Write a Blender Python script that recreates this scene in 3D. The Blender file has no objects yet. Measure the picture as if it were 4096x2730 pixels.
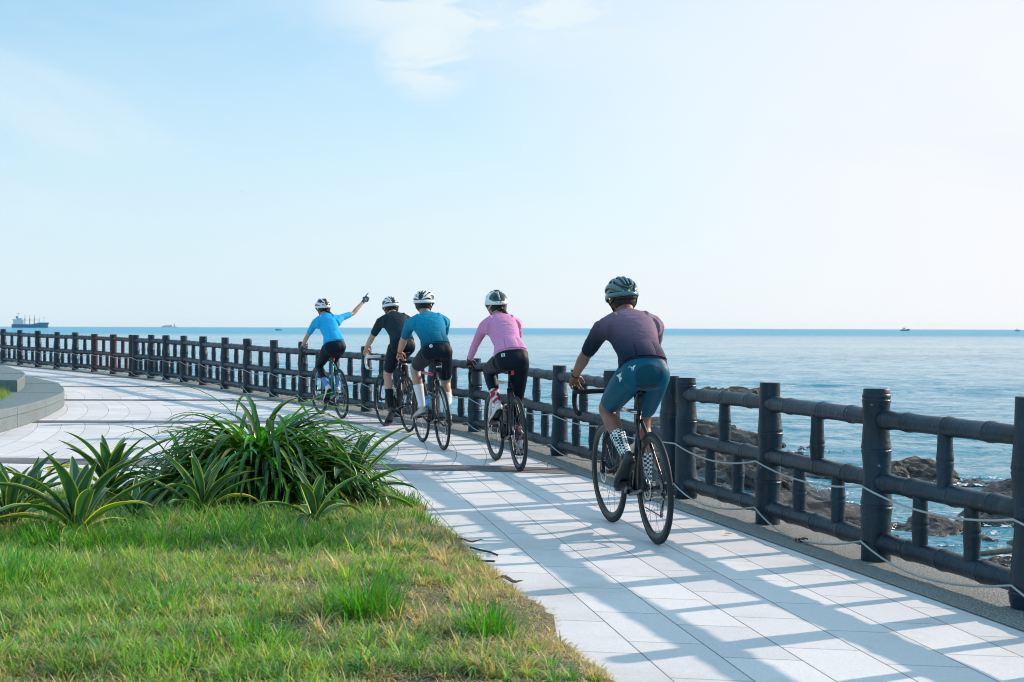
import bpy, bmesh, math, random
import numpy as np
from mathutils import Vector, Matrix, noise as mnoise
from mathutils.bvhtree import BVHTree
R = math.radians
random.seed(7); rng = np.random.default_rng(7)
C = bpy.context.scene.collection
sc = bpy.context.scene

# ------------------------------------------------------------ camera
SEA = -2.0; EYE = 1.3
cam_d = bpy.data.cameras.new('camera'); cam = bpy.data.objects.new('camera', cam_d); C.objects.link(cam)
cam_d.sensor_width = 36; cam_d.lens = 50.3; cam_d.clip_start = 0.1; cam_d.clip_end = 90000
pitch = R(-0.527); roll = 0.0032
cam.matrix_world = Matrix.Translation((0, 0, EYE)) @ Matrix.Rotation(R(90) + pitch, 4, 'X') @ Matrix.Rotation(roll, 4, 'Z')
cam_d.dof.use_dof = True; cam_d.dof.focus_distance = 10.5; cam_d.dof.aperture_fstop = 7.0
sc.camera = cam

# ------------------------------------------------------------ sun and sky
SUN_AZ, SUN_EL = R(62.5), R(24.0)        # azimuth from +Y towards +X
sd = bpy.data.lights.new('sun', 'SUN'); so = bpy.data.objects.new('sun', sd); C.objects.link(so)
sd.energy = 3.8; sd.angle = R(0.6); sd.color = (1.0, 0.80, 0.64)
sv = Vector((math.sin(SUN_AZ)*math.cos(SUN_EL), math.cos(SUN_AZ)*math.cos(SUN_EL), math.sin(SUN_EL)))
so.rotation_euler = sv.to_track_quat('Z', 'Y').to_euler()
so.location = (20, 10, 20)

class NT:
    """tiny node-tree helper"""
    def __init__(s, nt): s.nt = nt; nt.nodes.clear()
    def n(s, typ, **kw):
        o = s.nt.nodes.new(typ)
        for k, v in kw.items():
            if k.startswith('_'): setattr(o, k[1:], v)
            else:
                key = int(k[1:]) if k[0] == 'i' and k[1:].isdigit() else k.replace('__', ' ')
                if isinstance(v, bpy.types.NodeSocket): s.nt.links.new(v, o.inputs[key])
                else: o.inputs[key].default_value = v
        return o
    def math(s, op, a, b=None, c=None, clamp=False):
        o = s.n('ShaderNodeMath', _operation=op, _use_clamp=clamp)
        for i, v in enumerate((a, b, c)):
            if v is None: continue
            if isinstance(v, bpy.types.NodeSocket): s.nt.links.new(v, o.inputs[i])
            else: o.inputs[i].default_value = v
        return o.outputs[0]
    def mix(s, f, a, b, bt='MIX'):
        o = s.n('ShaderNodeMix', _data_type='RGBA', _blend_type=bt)
        for i, v in ((0, f), (6, a), (7, b)):
            if isinstance(v, bpy.types.NodeSocket): s.nt.links.new(v, o.inputs[i])
            elif i == 0: o.inputs[0].default_value = v
            else: o.inputs[i].default_value = (*v, 1) if len(v) == 3 else v
        return o.outputs[2]
    def ramp(s, f, stops, interp='LINEAR'):
        o = s.n('ShaderNodeValToRGB', i0=f); cr = o.color_ramp; cr.interpolation = interp
        while len(cr.elements) < len(stops): cr.elements.new(0.5)
        for e, (p, c) in zip(cr.elements, stops):
            e.position = p; e.color = (*c, 1) if not isinstance(c, (int, float)) else (c, c, c, 1)
        return o.outputs[0]
    def mapr(s, v, a, b, c=0.0, d=1.0):
        o = s.n('ShaderNodeMapRange', i0=v); o.inputs[1].default_value = a; o.inputs[2].default_value = b
        o.inputs[3].default_value = c; o.inputs[4].default_value = d; o.interpolation_type = 'SMOOTHSTEP'
        return o.outputs[0]
    def noise(s, vec, scale, detail=3, rough=.5, dist=0.0):
        o = s.n('ShaderNodeTexNoise', Scale=scale, Detail=detail, Roughness=rough, Distortion=dist)
        if vec is not None: s.nt.links.new(vec, o.inputs['Vector'])
        return o.outputs[0]
    def link(s, a, b): s.nt.links.new(a, b)

w = bpy.data.worlds.new('World'); sc.world = w; w.use_nodes = True
g = NT(w.node_tree)
tc = g.n('ShaderNodeTexCoord').outputs['Generated']
sky = g.n('ShaderNodeTexSky', _sky_type='NISHITA', _sun_disc=False, _sun_elevation=SUN_EL,
          _sun_rotation=SUN_AZ, _air_density=1.0, _dust_density=0.6, _ozone_density=1.6, _altitude=0.0).outputs[0]
skyb = g.mix(1.0, sky, (0.090, 0.124, 0.134), 'MULTIPLY')
sep = g.n('ShaderNodeSeparateXYZ', i0=tc)
X, Y, Z = sep.outputs
# thin bright haze veil: strongest at the horizon and towards the sun
dot = g.n('ShaderNodeVectorMath', _operation='DOT_PRODUCT', i0=tc, i1=(sv.x, sv.y, 0.15)).outputs['Value']
veil_el = g.mapr(Z, 0.30, -0.02, 0.0, 0.97)
skyb = g.mix(g.mapr(Z, 0.12, 0.5, 0.35, 0.75), skyb, (0.32, 0.545, 0.70))
veil_sun = g.mapr(dot, 0.12, 0.68, 0.0, 1.0)
veil = g.math('MAXIMUM', veil_el, g.math('MULTIPLY', veil_sun, g.mapr(Z, 0.75, 0.05, 0.25, 1.0)))
vc = g.mix(g.mapr(dot, 0.20, 0.70), (0.52, 0.625, 0.69), (0.665, 0.675, 0.70))
base = g.mix(veil, skyb, vc)
# clouds: thin streaks high up, one wispy patch near the top centre
div = g.math('ADD', g.math('ABSOLUTE', Y), 0.001)
ax = g.math('DIVIDE', X, div); el = g.math('DIVIDE', Z, div)
cv = g.n('ShaderNodeCombineXYZ', i0=g.math('MULTIPLY', ax, 3.6), i1=g.math('MULTIPLY', el, 12.0), i2=Y).outputs[0]
n1 = g.noise(cv, 2.1, 8, .60, .9)
def blob(cx, cy, rx, ry):
    a = g.math('POWER', g.math('DIVIDE', g.math('SUBTRACT', ax, cx), rx), 2.0)
    b = g.math('POWER', g.math('DIVIDE', g.math('SUBTRACT', el, cy), ry), 2.0)
    return g.mapr(g.math('ADD', a, b), 1.0, 0.0)
b1 = g.math('MAXIMUM', blob(-0.018, 0.226, 0.15, 0.044), blob(-0.060, 0.195, 0.045, 0.045))
b1 = g.math('MAXIMUM', b1, g.math('MULTIPLY', blob(0.07, 0.226, 0.09, 0.016), .8))
m1 = g.math('MULTIPLY', b1, g.mapr(n1, 0.42, 0.52))
n2 = g.noise(cv, 0.55, 5, .6, 1.2)
m2 = g.math('MULTIPLY', g.mapr(n2, 0.50, 0.72), 0.42)
m = g.math('MAXIMUM', g.math('MULTIPLY', m1, 0.92), m2)
final = g.mix(m, base, (0.585, 0.655, 0.69))
bg = g.n('ShaderNodeBackground', Color=final, Strength=1.0)
out = g.n('ShaderNodeOutputWorld', Surface=bg.outputs[0])
w.cycles.sampling_method = 'MANUAL'; w.cycles.sample_map_resolution = 512

sc.view_settings.view_transform = 'Standard'; sc.view_settings.look = 'None'
sc.view_settings.exposure = 0.5; sc.view_settings.gamma = 1.0; sc.view_settings.use_curve_mapping = False
sc.cycles.use_denoising = True; sc.cycles.pixel_filter_type = 'BLACKMAN_HARRIS'; sc.cycles.filter_width = 1.05
sc.cycles.max_bounces = 8; sc.cycles.diffuse_bounces = 3; sc.cycles.glossy_bounces = 3
sc.cycles.transparent_max_bounces = 8; sc.cycles.volume_bounces = 0
sc.cycles.caustics_reflective = False; sc.cycles.caustics_refractive = False
sc.cycles.sample_clamp_indirect = 4.0

# ------------------------------------------------------------ helpers
def tag(o, label=None, cat=None, group=None, kind=None):
    if label: o['label'] = label
    if cat: o['category'] = cat
    if group: o['group'] = group
    if kind: o['kind'] = kind
    return o
def empty(name, loc=(0, 0, 0), rot=(0, 0, 0)):
    o = bpy.data.objects.new(name, None); C.objects.link(o); o.location = loc; o.rotation_euler = rot
    o.empty_display_size = 0.1
    return o
def V(*a): return np.array(a, float)
def unit(v):
    v = np.asarray(v, float); n = np.linalg.norm(v); return v/n if n > 1e-12 else v
def rotv(v, axis, ang):
    v = np.asarray(v, float); k = unit(axis); c, s = math.cos(ang), math.sin(ang)
    return v*c + np.cross(k, v)*s + k*np.dot(k, v)*(1-c)

class MB:
    """collects shapes that become ONE mesh object"""
    def __init__(s): s.v = []; s.f = []; s.uv = {}
    def add(s, vs, fs):
        o = len(s.v); s.v += [tuple(map(float, p)) for p in vs]; s.f += [tuple(i+o for i in f) for f in fs]; return s
    def rings(s, rs, cap=True, closed=False):
        n = len(rs[0]); vs = [p for r in rs for p in r]; fs = []
        m = len(rs); rng_ = range(m if closed else m-1)
        for i in rng_:
            a, b = i*n, ((i+1) % m)*n
            for j in range(n):
                k = (j+1) % n; fs.append((a+j, a+k, b+k, b+j))
        if cap and not closed:
            fs.append(tuple(range(n-1, -1, -1))); fs.append(tuple((m-1)*n+j for j in range(n)))
        return s.add(vs, fs)
    def tube(s, pts, rad, n=10, cap=True, closed=False, flat=None, up=None):
        pts = [np.asarray(p, float) for p in pts]; m = len(pts)
        if not hasattr(rad, '__len__'): rad = [rad]*m
        tans = []
        for i in range(m):
            a = pts[(i-1) % m] if (closed or i > 0) else pts[i]
            b = pts[(i+1) % m] if (closed or i < m-1) else pts[i]
            tans.append(unit(b-a))
        if up is None: up = V(0, 0, 1) if abs(tans[0][2]) < .9 else V(1, 0, 0)
        u = unit(np.asarray(up, float) - np.dot(up, tans[0])*tans[0]); rs = []
        for i in range(m):
            t = tans[i]; u = unit(u - np.dot(u, t)*t); w_ = np.cross(t, u)
            ru, rw = (rad[i] if hasattr(rad[i], '__len__') else (rad[i], rad[i]))
            if flat: rw *= flat
            rs.append([pts[i] + u*ru*math.cos(a)+w_*rw*math.sin(a) for a in [2*math.pi*j/n for j in range(n)]])
        return s.rings(rs, cap, closed)
    def box(s, c, d, rot=None):
        vs = []
        for x in (-.5, .5):
            for y in (-.5, .5):
                for z in (-.5, .5):
                    p = V(x*d[0], y*d[1], z*d[2])
                    if rot is not None: p = np.asarray(rot) @ p
                    vs.append(p+np.asarray(c, float))
        return s.add(vs, [(0, 1, 3, 2), (4, 6, 7, 5), (0, 4, 5, 1), (2, 3, 7, 6), (0, 2, 6, 4), (1, 5, 7, 3)])
    def ell(s, c, r, n=16, m=10, rot=None):
        c = np.asarray(c, float); rs = []
        for i in range(1, m):
            th = math.pi*i/m; ring = []
            for j in range(n):
                ph = 2*math.pi*j/n
                p = V(r[0]*math.sin(th)*math.cos(ph), r[1]*math.sin(th)*math.sin(ph), r[2]*math.cos(th))
                if rot is not None: p = np.asarray(rot) @ p
                ring.append(p+c)
            rs.append(ring)
        return s.rings(rs)
    def lathe(s, prof, c=(0, 0, 0), axis='y', n=40, closed=True):
        """prof: (r, h) pairs, revolved about axis through c"""
        c = np.asarray(c, float); rs = []
        for j in range(n):
            a = 2*math.pi*j/n; ring = []
            for r, h in prof:
                if axis == 'y': ring.append(c + V(r*math.cos(a), h, r*math.sin(a)))
                elif axis == 'z': ring.append(c + V(r*math.cos(a), r*math.sin(a), h))
                else: ring.append(c + V(h, r*math.cos(a), r*math.sin(a)))
            rs.append(ring)
        if closed: return s.rings(rs, closed=True)
        n_ = len(prof); vs = [p for r in rs for p in r]; fs = []
        for i in range(n):
            a, b = i*n_, ((i+1) % n)*n_
            for j in range(n_-1): fs.append((a+j, a+j+1, b+j+1, b+j))
        return s.add(vs, fs)
    def xf(s, M):
        M = np.array(M); A = np.array(s.v) @ M[:3, :3].T + M[:3, 3]; s.v = [tuple(p) for p in A]; return s
    def mesh(s, name, mat, smooth=True):
        me = bpy.data.meshes.new(name); me.from_pydata(s.v, [], s.f); me.update()
        bm = bmesh.new(); bm.from_mesh(me); bmesh.ops.recalc_face_normals(bm, faces=bm.faces); bm.to_mesh(me); bm.free()
        if smooth: me.polygons.foreach_set('use_smooth', [True]*len(me.polygons))
        if smooth == 'auto': sharp(me)
        if mat: me.materials.append(mat)
        return me
    def build(s, name, mat, parent=None, smooth=True, loc=None):
        o = bpy.data.objects.new(name, s.mesh(name, mat, smooth)); C.objects.link(o)
        if parent: o.parent = parent
        if loc is not None: o.location = loc
        return o
def sharp(me, ang=40):
    me.set_sharp_from_angle(angle=R(ang))
def grid_obj(name, P, mat, uv=None, parent=None, smooth=True):
    """P: (n,m,3) array -> one grid mesh"""
    n, m = P.shape[:2]; me = bpy.data.meshes.new(name)
    idx = np.arange(n*m).reshape(n, m)
    q = np.stack([idx[:-1, :-1], idx[1:, :-1], idx[1:, 1:], idx[:-1, 1:]], -1).reshape(-1, 4)
    me.vertices.add(n*m); me.vertices.foreach_set('co', P.reshape(-1))
    me.loops.add(q.size); me.loops.foreach_set('vertex_index', q.reshape(-1).astype(np.int32))
    me.polygons.add(len(q)); me.polygons.foreach_set('loop_start', (np.arange(len(q))*4).astype(np.int32))
    me.polygons.foreach_set('loop_total', np.full(len(q), 4, np.int32))
    if uv is not None:
        l = me.uv_layers.new(name='UVMap'); l.data.foreach_set('uv', uv.reshape(-1, 2)[q.reshape(-1)].reshape(-1))
    me.update(); me.validate()
    if me.polygons[0].normal.z < 0: me.flip_normals()
    if smooth: me.polygons.foreach_set('use_smooth', [True]*len(me.polygons))
    if mat: me.materials.append(mat)
    o = bpy.data.objects.new(name, me); C.objects.link(o)
    if parent: o.parent = parent
    return o

def M_(name, col, rough=.5, metal=0.0, var=0.0, vscale=8.0, bump=0.0, bscale=60.0, spec=.5, coat=0.0, fleck=None, sheen=0.0, transl=0.0, wear=None):
    """general procedural material: base colour, mottling, bump"""
    m = bpy.data.materials.new(name); m.use_nodes = True; g = NT(m.node_tree)
    P = g.n('ShaderNodeBsdfPrincipled', Roughness=rough, Metallic=metal)
    P.inputs['Specular IOR Level'].default_value = spec; P.inputs['Coat Weight'].default_value = coat
    P.inputs['Sheen Weight'].default_value = sheen
    P.inputs['Base Color'].default_value = (*col, 1)
    co = g.n('ShaderNodeTexCoord').outputs['Object']
    c = None
    if var > 0:
        f = g.noise(co, vscale, 5, .6)
        lo = tuple(x*(1-var) for x in col); hi = tuple(min(1, x*(1+var)) for x in col)
        c = g.ramp(f, [(.3, lo), (.7, hi)])
    if fleck:
        fc, fs, ft = fleck
        vf = g.noise(co, fs, 2, .5); k = g.mapr(vf, ft, ft+.04)
        c = g.mix(k, c if c is not None else col, fc)
    if wear:
        wc, wamt = wear; st_ = g.n('ShaderNodeVectorMath', _operation='MULTIPLY', i0=co, i1=(3.0, 3.0, .7)).outputs[0]
        wk = g.mapr(g.noise(st_, 3.2, 6, .72, .5), .50, .72, 0, wamt); c = g.mix(wk, c if c is not None else col, wc)
    if c is not None: g.link(c, P.inputs['Base Color'])
    if bump > 0:
        b = g.n('ShaderNodeBump', Strength=bump, Distance=0.01, Height=g.noise(co, bscale, 4, .6))
        g.link(b.outputs[0], P.inputs['Normal'])
    o = g.n('ShaderNodeOutputMaterial')
    if transl > 0:
        T = g.n('ShaderNodeBsdfTranslucent'); T.inputs[0].default_value = (*col, 1)
        if c is not None: g.link(c, T.inputs[0])
        mx = g.n('ShaderNodeMixShader', i0=transl); g.link(P.outputs[0], mx.inputs[1]); g.link(T.outputs[0], mx.inputs[2])
        g.link(mx.outputs[0], o.inputs[0])
    else: g.link(P.outputs[0], o.inputs[0])
    return m

# ------------------------------------------------------------ ground
def zg(y):
    t = np.asarray(y, float)-14; return 0.012*(t+np.sqrt(t*t+9))/2
FENCE = [(-18.9, 45.5, .93), (-16.6, 42.4, .93), (-15.3, 40.7, .93), (-14.5, 39.6, .93),
 (-13.711,38.583,0.928),(-12.839,37.349,0.921),(-11.978,36.188,0.921),(-11.201,35.199,0.906),(-10.474,34.312,0.913),
 (-9.762,33.444,0.890),(-9.029,32.399,0.901),(-8.31,31.30,0.912),(-8.18,31.10,0.912),(-7.642,30.300,0.930),(-7.161,29.644,0.935),(-6.619,28.890,0.94),
 (-5.976,27.700,0.95),(-5.286,26.350,0.955),(-4.648,25.182,0.96),(-3.980,23.939,0.961),(-3.330,22.819,0.962),(-2.706,21.738,0.955),
 (-2.094,20.609,0.945),(-1.555,19.600,0.927),(-1.007,18.473,0.906),(-0.445,17.200,0.886),(0.047,15.821,0.896),(0.480,14.300,0.906),
 (0.883,12.680,0.912),(1.235,11.080,0.923),(1.323,10.853,0.918),(1.696,9.453,0.938),(2.035,7.970,0.964),(2.400,6.610,0.985),
 (2.73,5.18,.96),(3.04,3.76,.96),(3.39,2.34,.96),(3.74,.92,.96),(4.09,-.5,.96),(4.44,-1.92,.96)]
FP = np.array([(a, b) for a, b, h in FENCE])
ext = np.vstack([[FP[0]+(-40, 48)], FP, [FP[-1]+(3.0, -12)]])   # fence line continued out of the frame
def smooth_line(P, step=.5):
    d = np.r_[0, np.cumsum(np.linalg.norm(np.diff(P, axis=0), axis=1))]
    s = np.arange(0, d[-1], step); Q = np.stack([np.interp(s, d, P[:, 0]), np.interp(s, d, P[:, 1])], 1)
    for _ in range(12): Q[1:-1] = .25*Q[:-2]+.5*Q[1:-1]+.25*Q[2:]
    T = np.gradient(Q, axis=0); T /= np.linalg.norm(T, axis=1)[:, None]
    N = np.stack([-T[:, 1], T[:, 0]], 1); return Q, N       # travelling right/near: N points to the sea side
LQ, LN = smooth_line(ext)
if LN[len(LN)//2][0] < 0: LN = -LN
INNER = LQ - LN*.30; OUTER = LQ + LN*.36
ei = np.argsort(INNER[:, 1]); EY, EX = INNER[ei, 1], INNER[ei, 0]
def edge(y): return np.interp(y, EY, EX)

def pave_mat(name, col, brick=True, length=.6, dark=False):
    m = bpy.data.materials.new(name); m.use_nodes = True; g = NT(m.node_tree)
    uv = g.n('ShaderNodeTexCoord').outputs['UV']; ob = g.n('ShaderNodeTexCoord').outputs['Object']
    P = g.n('ShaderNodeBsdfPrincipled', Roughness=.7); P.inputs['Specular IOR Level'].default_value = .35
    br = g.n('ShaderNodeTexBrick', Scale=1.0, Vector=uv); br.offset = .37; br.offset_frequency = 2; br.squash = 1.0
    br.inputs['Color1'].default_value = (.82, .83, .85, 1); br.inputs['Color2'].default_value = (1, 1, 1, 1)
    br.inputs['Mortar'].default_value = (0, 0, 0, 1)
    br.inputs['Mortar Size'].default_value = .0035; br.inputs['Mortar Smooth'].default_value = .3
    br.inputs['Bias'].default_value = 0.0; br.inputs['Brick Width'].default_value = length; br.inputs['Row Height'].default_value = .30
    grain = g.ramp(g.noise(ob, 150, 3, .7), [(.3, .80), (.7, 1.08)])
    stain = g.noise(ob, 1.1, 5, .62)
    c = g.mix(1, col, grain, 'MULTIPLY'); c = g.mix(1, c, br.outputs[0], 'MULTIPLY') if False else c
    tile = g.mix(.85, c, br.outputs[0], 'MULTIPLY')
    tile = g.mix(g.mapr(stain, .48, .72, 0, .45), tile, (.42, .40, .38))
    spots = g.mapr(g.noise(ob, 4.5, 4, .7), .62, .74, 0, .30)
    tile = g.mix(spots, tile, (.42, .33, .27))
    mort = g.math('MULTIPLY', br.outputs['Fac'], g.mapr(g.noise(ob, 1.7, 4, .6), .40, .62, .10, .42))
    tile = g.mix(mort, tile, (.24, .25, .27))
    g.link(tile, P.inputs['Base Color'])
    h = g.math('SUBTRACT', g.math('MULTIPLY', g.noise(ob, 200, 3, .6), .10), br.outputs['Fac'])
    b = g.n('ShaderNodeBump', Strength=.35, Distance=.003, Height=h); g.link(b.outputs[0], P.inputs['Normal'])
    g.link(P.outputs[0], g.n('ShaderNodeOutputMaterial').inputs[0]); return m
PAVE = pave_mat('pale_paving', (.785, .77, .775)); BAND = pave_mat('dark_paving', (.155, .15, .16), length=.45)

# curves of the dark cross bands, y as a function of x
def band1(x): return 12.78 - .13*x - .10*np.clip(x+.6, 0, 3)**2 + .0*x
def band2(x): return 18.42 + .0*x - .10*np.clip(x+2.4, 0, 4)**1.5 - .012*(x+4)**2
def band3(x): return 22.95 - .10*np.clip(x+3.6, 0, 4) - .006*(x+5)**2
def band4(x): return 27.0 - .12*np.clip(x+5.6, 0, 4) - .004*(x+7)**2
def band5(x): return 30.75 + .0*x
BW = [.50, .40, .34, .34, .30]
bands = [lambda x: -14.0+0*x, band1, band2, band3, band4, band5, lambda x: 95.0+0*x]
def xref(y, k):
    """lateral shift of the long joints of bay k (they follow the bend of the promenade)"""
    y = np.asarray(y, float)
    h0, h1, y0, y1 = [(-.172, -.172, 0, 12.8), (.09, -.34, 12.8, 18.4), (-.10, -.46, 18.4, 23), (-.22, -.62, 23, 27), (-.35, -.75, 27, 31), (-.55, -.9, 31, 60)][k]
    t = y-y0; L = y1-y0
    return h0*t + (h1-h0)*t*t/(2*L)
pave_root = empty('promenade'); tag(pave_root, 'pale stone paved seaside promenade bending left along the fence', None, None, 'structure')
def strip_between(name, fa, fb, k, mat, dz, nx=60, ny=24, uvmode='pave'):
    P = np.zeros((nx, ny, 3)); UV = np.zeros((nx, ny, 2))
    for i in range(nx):
        u = i/(nx-1); u = 1-(1-u)**1.6
        for j in range(ny):
            v = j/(ny-1); x = 0.0; y = 10.0
            for _ in range(12):
                y = (1-v)*float(fa(x)) + v*float(fb(x)); xr = float(edge(y))+.12; x = -45+(xr+45)*u
            P[i, j] = (x, y, float(zg(y))+dz)
            UV[i, j] = (y + .172*x, x - float(xref(y, k)))
            if uvmode == 'band': UV[i, j] = (x, y-float(fa(x))+.6)
    return grid_obj(name, P, mat, UV, pave_root)
for k in range(6):
    strip_between('paving', bands[k], bands[k+1], k, PAVE, 0, nx=70, ny=30)
for k in range(1, 6):
    strip_between('dark_band', bands[k], (lambda x, k=k: bands[k](x)+BW[k-1]), k, BAND, .004, ny=4, uvmode='band')

ASPH = M_('asphalt', (.135, .16, .162), .85, var=.2, vscale=3, bump=.5, bscale=200, fleck=((.42, .44, .42), 110, .52))
n = len(LQ); P = np.zeros((n, 6, 3))
for i in range(n):
    for j in range(6):
        q = INNER[i]+(OUTER[i]-INNER[i])*j/5; P[i, j] = (q[0], q[1], float(zg(q[1]))+.006)
o = grid_obj('asphalt_strip', P, ASPH); tag(o, 'dark rough asphalt strip under the fence at the seawall edge', None, None, 'structure')
CONC = M_('concrete', (.30, .29, .27), .85, var=.35, vscale=2.5, bump=.5, bscale=30)
P = np.zeros((n, 4, 3))
for i in range(n):
    q = OUTER[i]; z = float(zg(q[1]))
    for j, (dx, dz) in enumerate(((0, .006), (.03, -.02), (.05, -1.2), (.12, -3.2))):
        P[i, j] = (q[0]+LN[i][0]*dx, q[1]+LN[i][1]*dx, z+dz)
o = grid_obj('seawall', P, CONC); tag(o, 'grey concrete seawall face below the fence', None, None, 'structure')

# ------------------------------------------------------------ sea
def water_mat():
    m = bpy.data.materials.new('sea_water'); m.use_nodes = True; g = NT(m.node_tree)
    P = g.n('ShaderNodeBsdfPrincipled', Roughness=.05, IOR=1.33)
    P.inputs['Specular IOR Level'].default_value = .5
    geo = g.n('ShaderNodeNewGeometry').outputs['Position']
    dist = g.n('ShaderNodeVectorMath', _operation='LENGTH', i0=geo).outputs['Value']
    s1 = g.n('ShaderNodeVectorMath', _operation='MULTIPLY', i0=geo, i1=(.55, 1.0, 1.0)).outputs[0]
    big = g.noise(g.n('ShaderNodeVectorMath', _operation='MULTIPLY', i0=geo, i1=(.004, .02, 1.0)).outputs[0], 1.0, 4, .6)
    col = g.ramp(big, [(.35, (.03, .22, .32)), (.65, (.065, .31, .43))])
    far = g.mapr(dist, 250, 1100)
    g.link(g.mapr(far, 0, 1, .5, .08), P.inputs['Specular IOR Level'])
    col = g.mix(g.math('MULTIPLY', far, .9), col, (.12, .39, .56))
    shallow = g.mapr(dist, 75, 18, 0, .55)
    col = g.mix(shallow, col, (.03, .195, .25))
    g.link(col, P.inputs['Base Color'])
    h = g.math('MULTIPLY', g.noise(s1, .35, 3, .55), .9)
    h = g.math('ADD', h, g.math('MULTIPLY', g.noise(s1, 1.3, 4, .62, .4), .42))
    h = g.math('ADD', h, g.math('MULTIPLY', g.noise(s1, 7, 3, .6, .3), .085))
    patch = g.mapr(g.noise(g.n('ShaderNodeVectorMath', _operation='MULTIPLY', i0=geo, i1=(.006, .035, 1.0)).outputs[0], 1.0, 4, .65), .35, .65, .6, 1.5)
    b = g.n('ShaderNodeBump', Strength=1.0, Distance=.35, Height=g.math('MULTIPLY', h, patch))
    g.link(b.outputs[0], P.inputs['Normal'])
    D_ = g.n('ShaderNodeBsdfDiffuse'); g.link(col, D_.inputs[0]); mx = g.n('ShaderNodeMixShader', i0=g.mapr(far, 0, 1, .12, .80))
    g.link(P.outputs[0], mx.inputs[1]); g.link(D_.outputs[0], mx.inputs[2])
    g.link(mx.outputs[0], g.n('ShaderNodeOutputMaterial').inputs[0]); return m
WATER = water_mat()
xs = np.r_[-20000, -8000, -1000, -200, np.linspace(-60, 120, 10), 300, 1000, 8000, 20000]
ys = np.r_[-20000, -2000, -100, np.linspace(-20, 100, 8), 300, 1000, 8000, 20000]
P = np.zeros((len(xs), len(ys), 3)); P[..., 0] = xs[:, None]; P[..., 1] = ys[None]; P[..., 2] = SEA
P[..., 2] = SEA-.16
far_ = grid_obj('tmp', P, WATER).data
# near water: real ripples, rows spaced by what can be seen at each distance
rows = [10.0]
while rows[-1] < 600: rows.append(rows[-1]+max(.05, rows[-1]**2/9800))
rows = np.array(rows); cc = np.linspace(-1, 1, 300)
P = np.zeros((len(rows), 300, 3)); P[..., 1] = rows[:, None]; P[..., 0] = cc[None]*(.47*rows[:, None]+7)+.06*rows[:, None]
rw = np.random.default_rng(4); Hh = np.zeros(P.shape[:2]); gust = .75+.35*np.sin(P[..., 0]*.05+np.sin(P[..., 1]*.11)*1.5)*np.sin(P[..., 1]*.09+1)
px_, py_ = P[..., 0], P[..., 1]
for q in range(70):
    lam = 9.0*(.035**(q/69)); a_ = rw.normal(R(-68), R(26)); kx, ky = math.cos(a_)*6.283/lam, math.sin(a_)*6.283/lam
    wx_ = px_+.5*np.sin(py_*.31+q)+.3*np.sin(px_*.23+py_*.17+2*q)
    ph_ = wx_*kx+py_*ky+rw.uniform(0, 6.28); Hh += .0058*lam**.92*(np.sin(ph_)+.35*np.sin(2*ph_+.6))*(.6+.4*np.sin(px_*.07*(1+q%5)+py_*.05*(1+q%3)+q))
P[..., 2] = SEA+Hh*gust*np.clip((rows[:, None]-10)/6, .3, 1)*np.clip((620-rows[:, None])/150, 0, 1)
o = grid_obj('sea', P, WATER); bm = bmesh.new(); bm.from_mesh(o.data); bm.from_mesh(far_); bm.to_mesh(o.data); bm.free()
bpy.data.objects.remove(bpy.data.objects['tmp']); o.data.polygons.foreach_set('use_smooth', [True]*len(o.data.polygons)); tag(o, 'pale blue calm sea reaching the horizon', None, None, 'structure')

# ------------------------------------------------------------ rocks
def rock_mat():
    m = bpy.data.materials.new('rock'); m.use_nodes = True; g = NT(m.node_tree)
    P = g.n('ShaderNodeBsdfPrincipled', Roughness=.62)
    geo = g.n('ShaderNodeNewGeometry').outputs['Position']
    st = g.n('ShaderNodeVectorMath', _operation='MULTIPLY', i0=geo, i1=(3.2, .5, 5)).outputs[0]
    f = g.noise(st, 1.5, 6, .65, .6)
    c = g.ramp(f, [(.25, (.022, .019, .018)), (.5, (.075, .060, .050)), (.75, (.25, .205, .17))])
    z = g.n('ShaderNodeSeparateXYZ', i0=geo).outputs[2]
    wt_ = g.n('ShaderNodeTexWave', Scale=.55, Distortion=5.0, Detail=4.0, Vector=g.n('ShaderNodeVectorMath', _operation='MULTIPLY', i0=geo, i1=(1.0, .12, 1.6)).outputs[0]); wt_.wave_profile = 'SAW'; wt_.inputs['Detail Scale'].default_value = 1.6
    wv_ = wt_.outputs['Fac']; c = g.mix(g.mapr(wv_, .0, .35, .75, 0), c, (.02, .017, .016))
    wet = g.mapr(g.math('ADD', z, g.math('MULTIPLY', f, .2)), SEA+.42, SEA+.12)
    c = g.mix(wet, c, g.mix(.78, c, (.02, .022, .024)))
    g.link(c, P.inputs['Base Color']); g.link(g.mapr(wet, 0, 1, .7, .15), P.inputs['Roughness'])
    b = g.n('ShaderNodeBump', Strength=.9, Distance=.15, Height=g.math('ADD', g.math('ADD', f, g.math('MULTIPLY', wv_, .7)), g.math('MULTIPLY', g.noise(geo, 14, 5, .7), .3)))
    g.link(b.outputs[0], P.inputs['Normal'])
    g.link(P.outputs[0], g.n('ShaderNodeOutputMaterial').inputs[0]); return m
ROCK = rock_mat()
def fbm(x, y, s, seed, o=4):
    return mnoise.fractal(Vector((x*s+seed*7.1, y*s-seed*3.3, seed)), 1.0, 2.0, o)
def saw(t):
    t = t-math.floor(t); return t/.78 if t < .78 else (1-t)/.22
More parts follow.
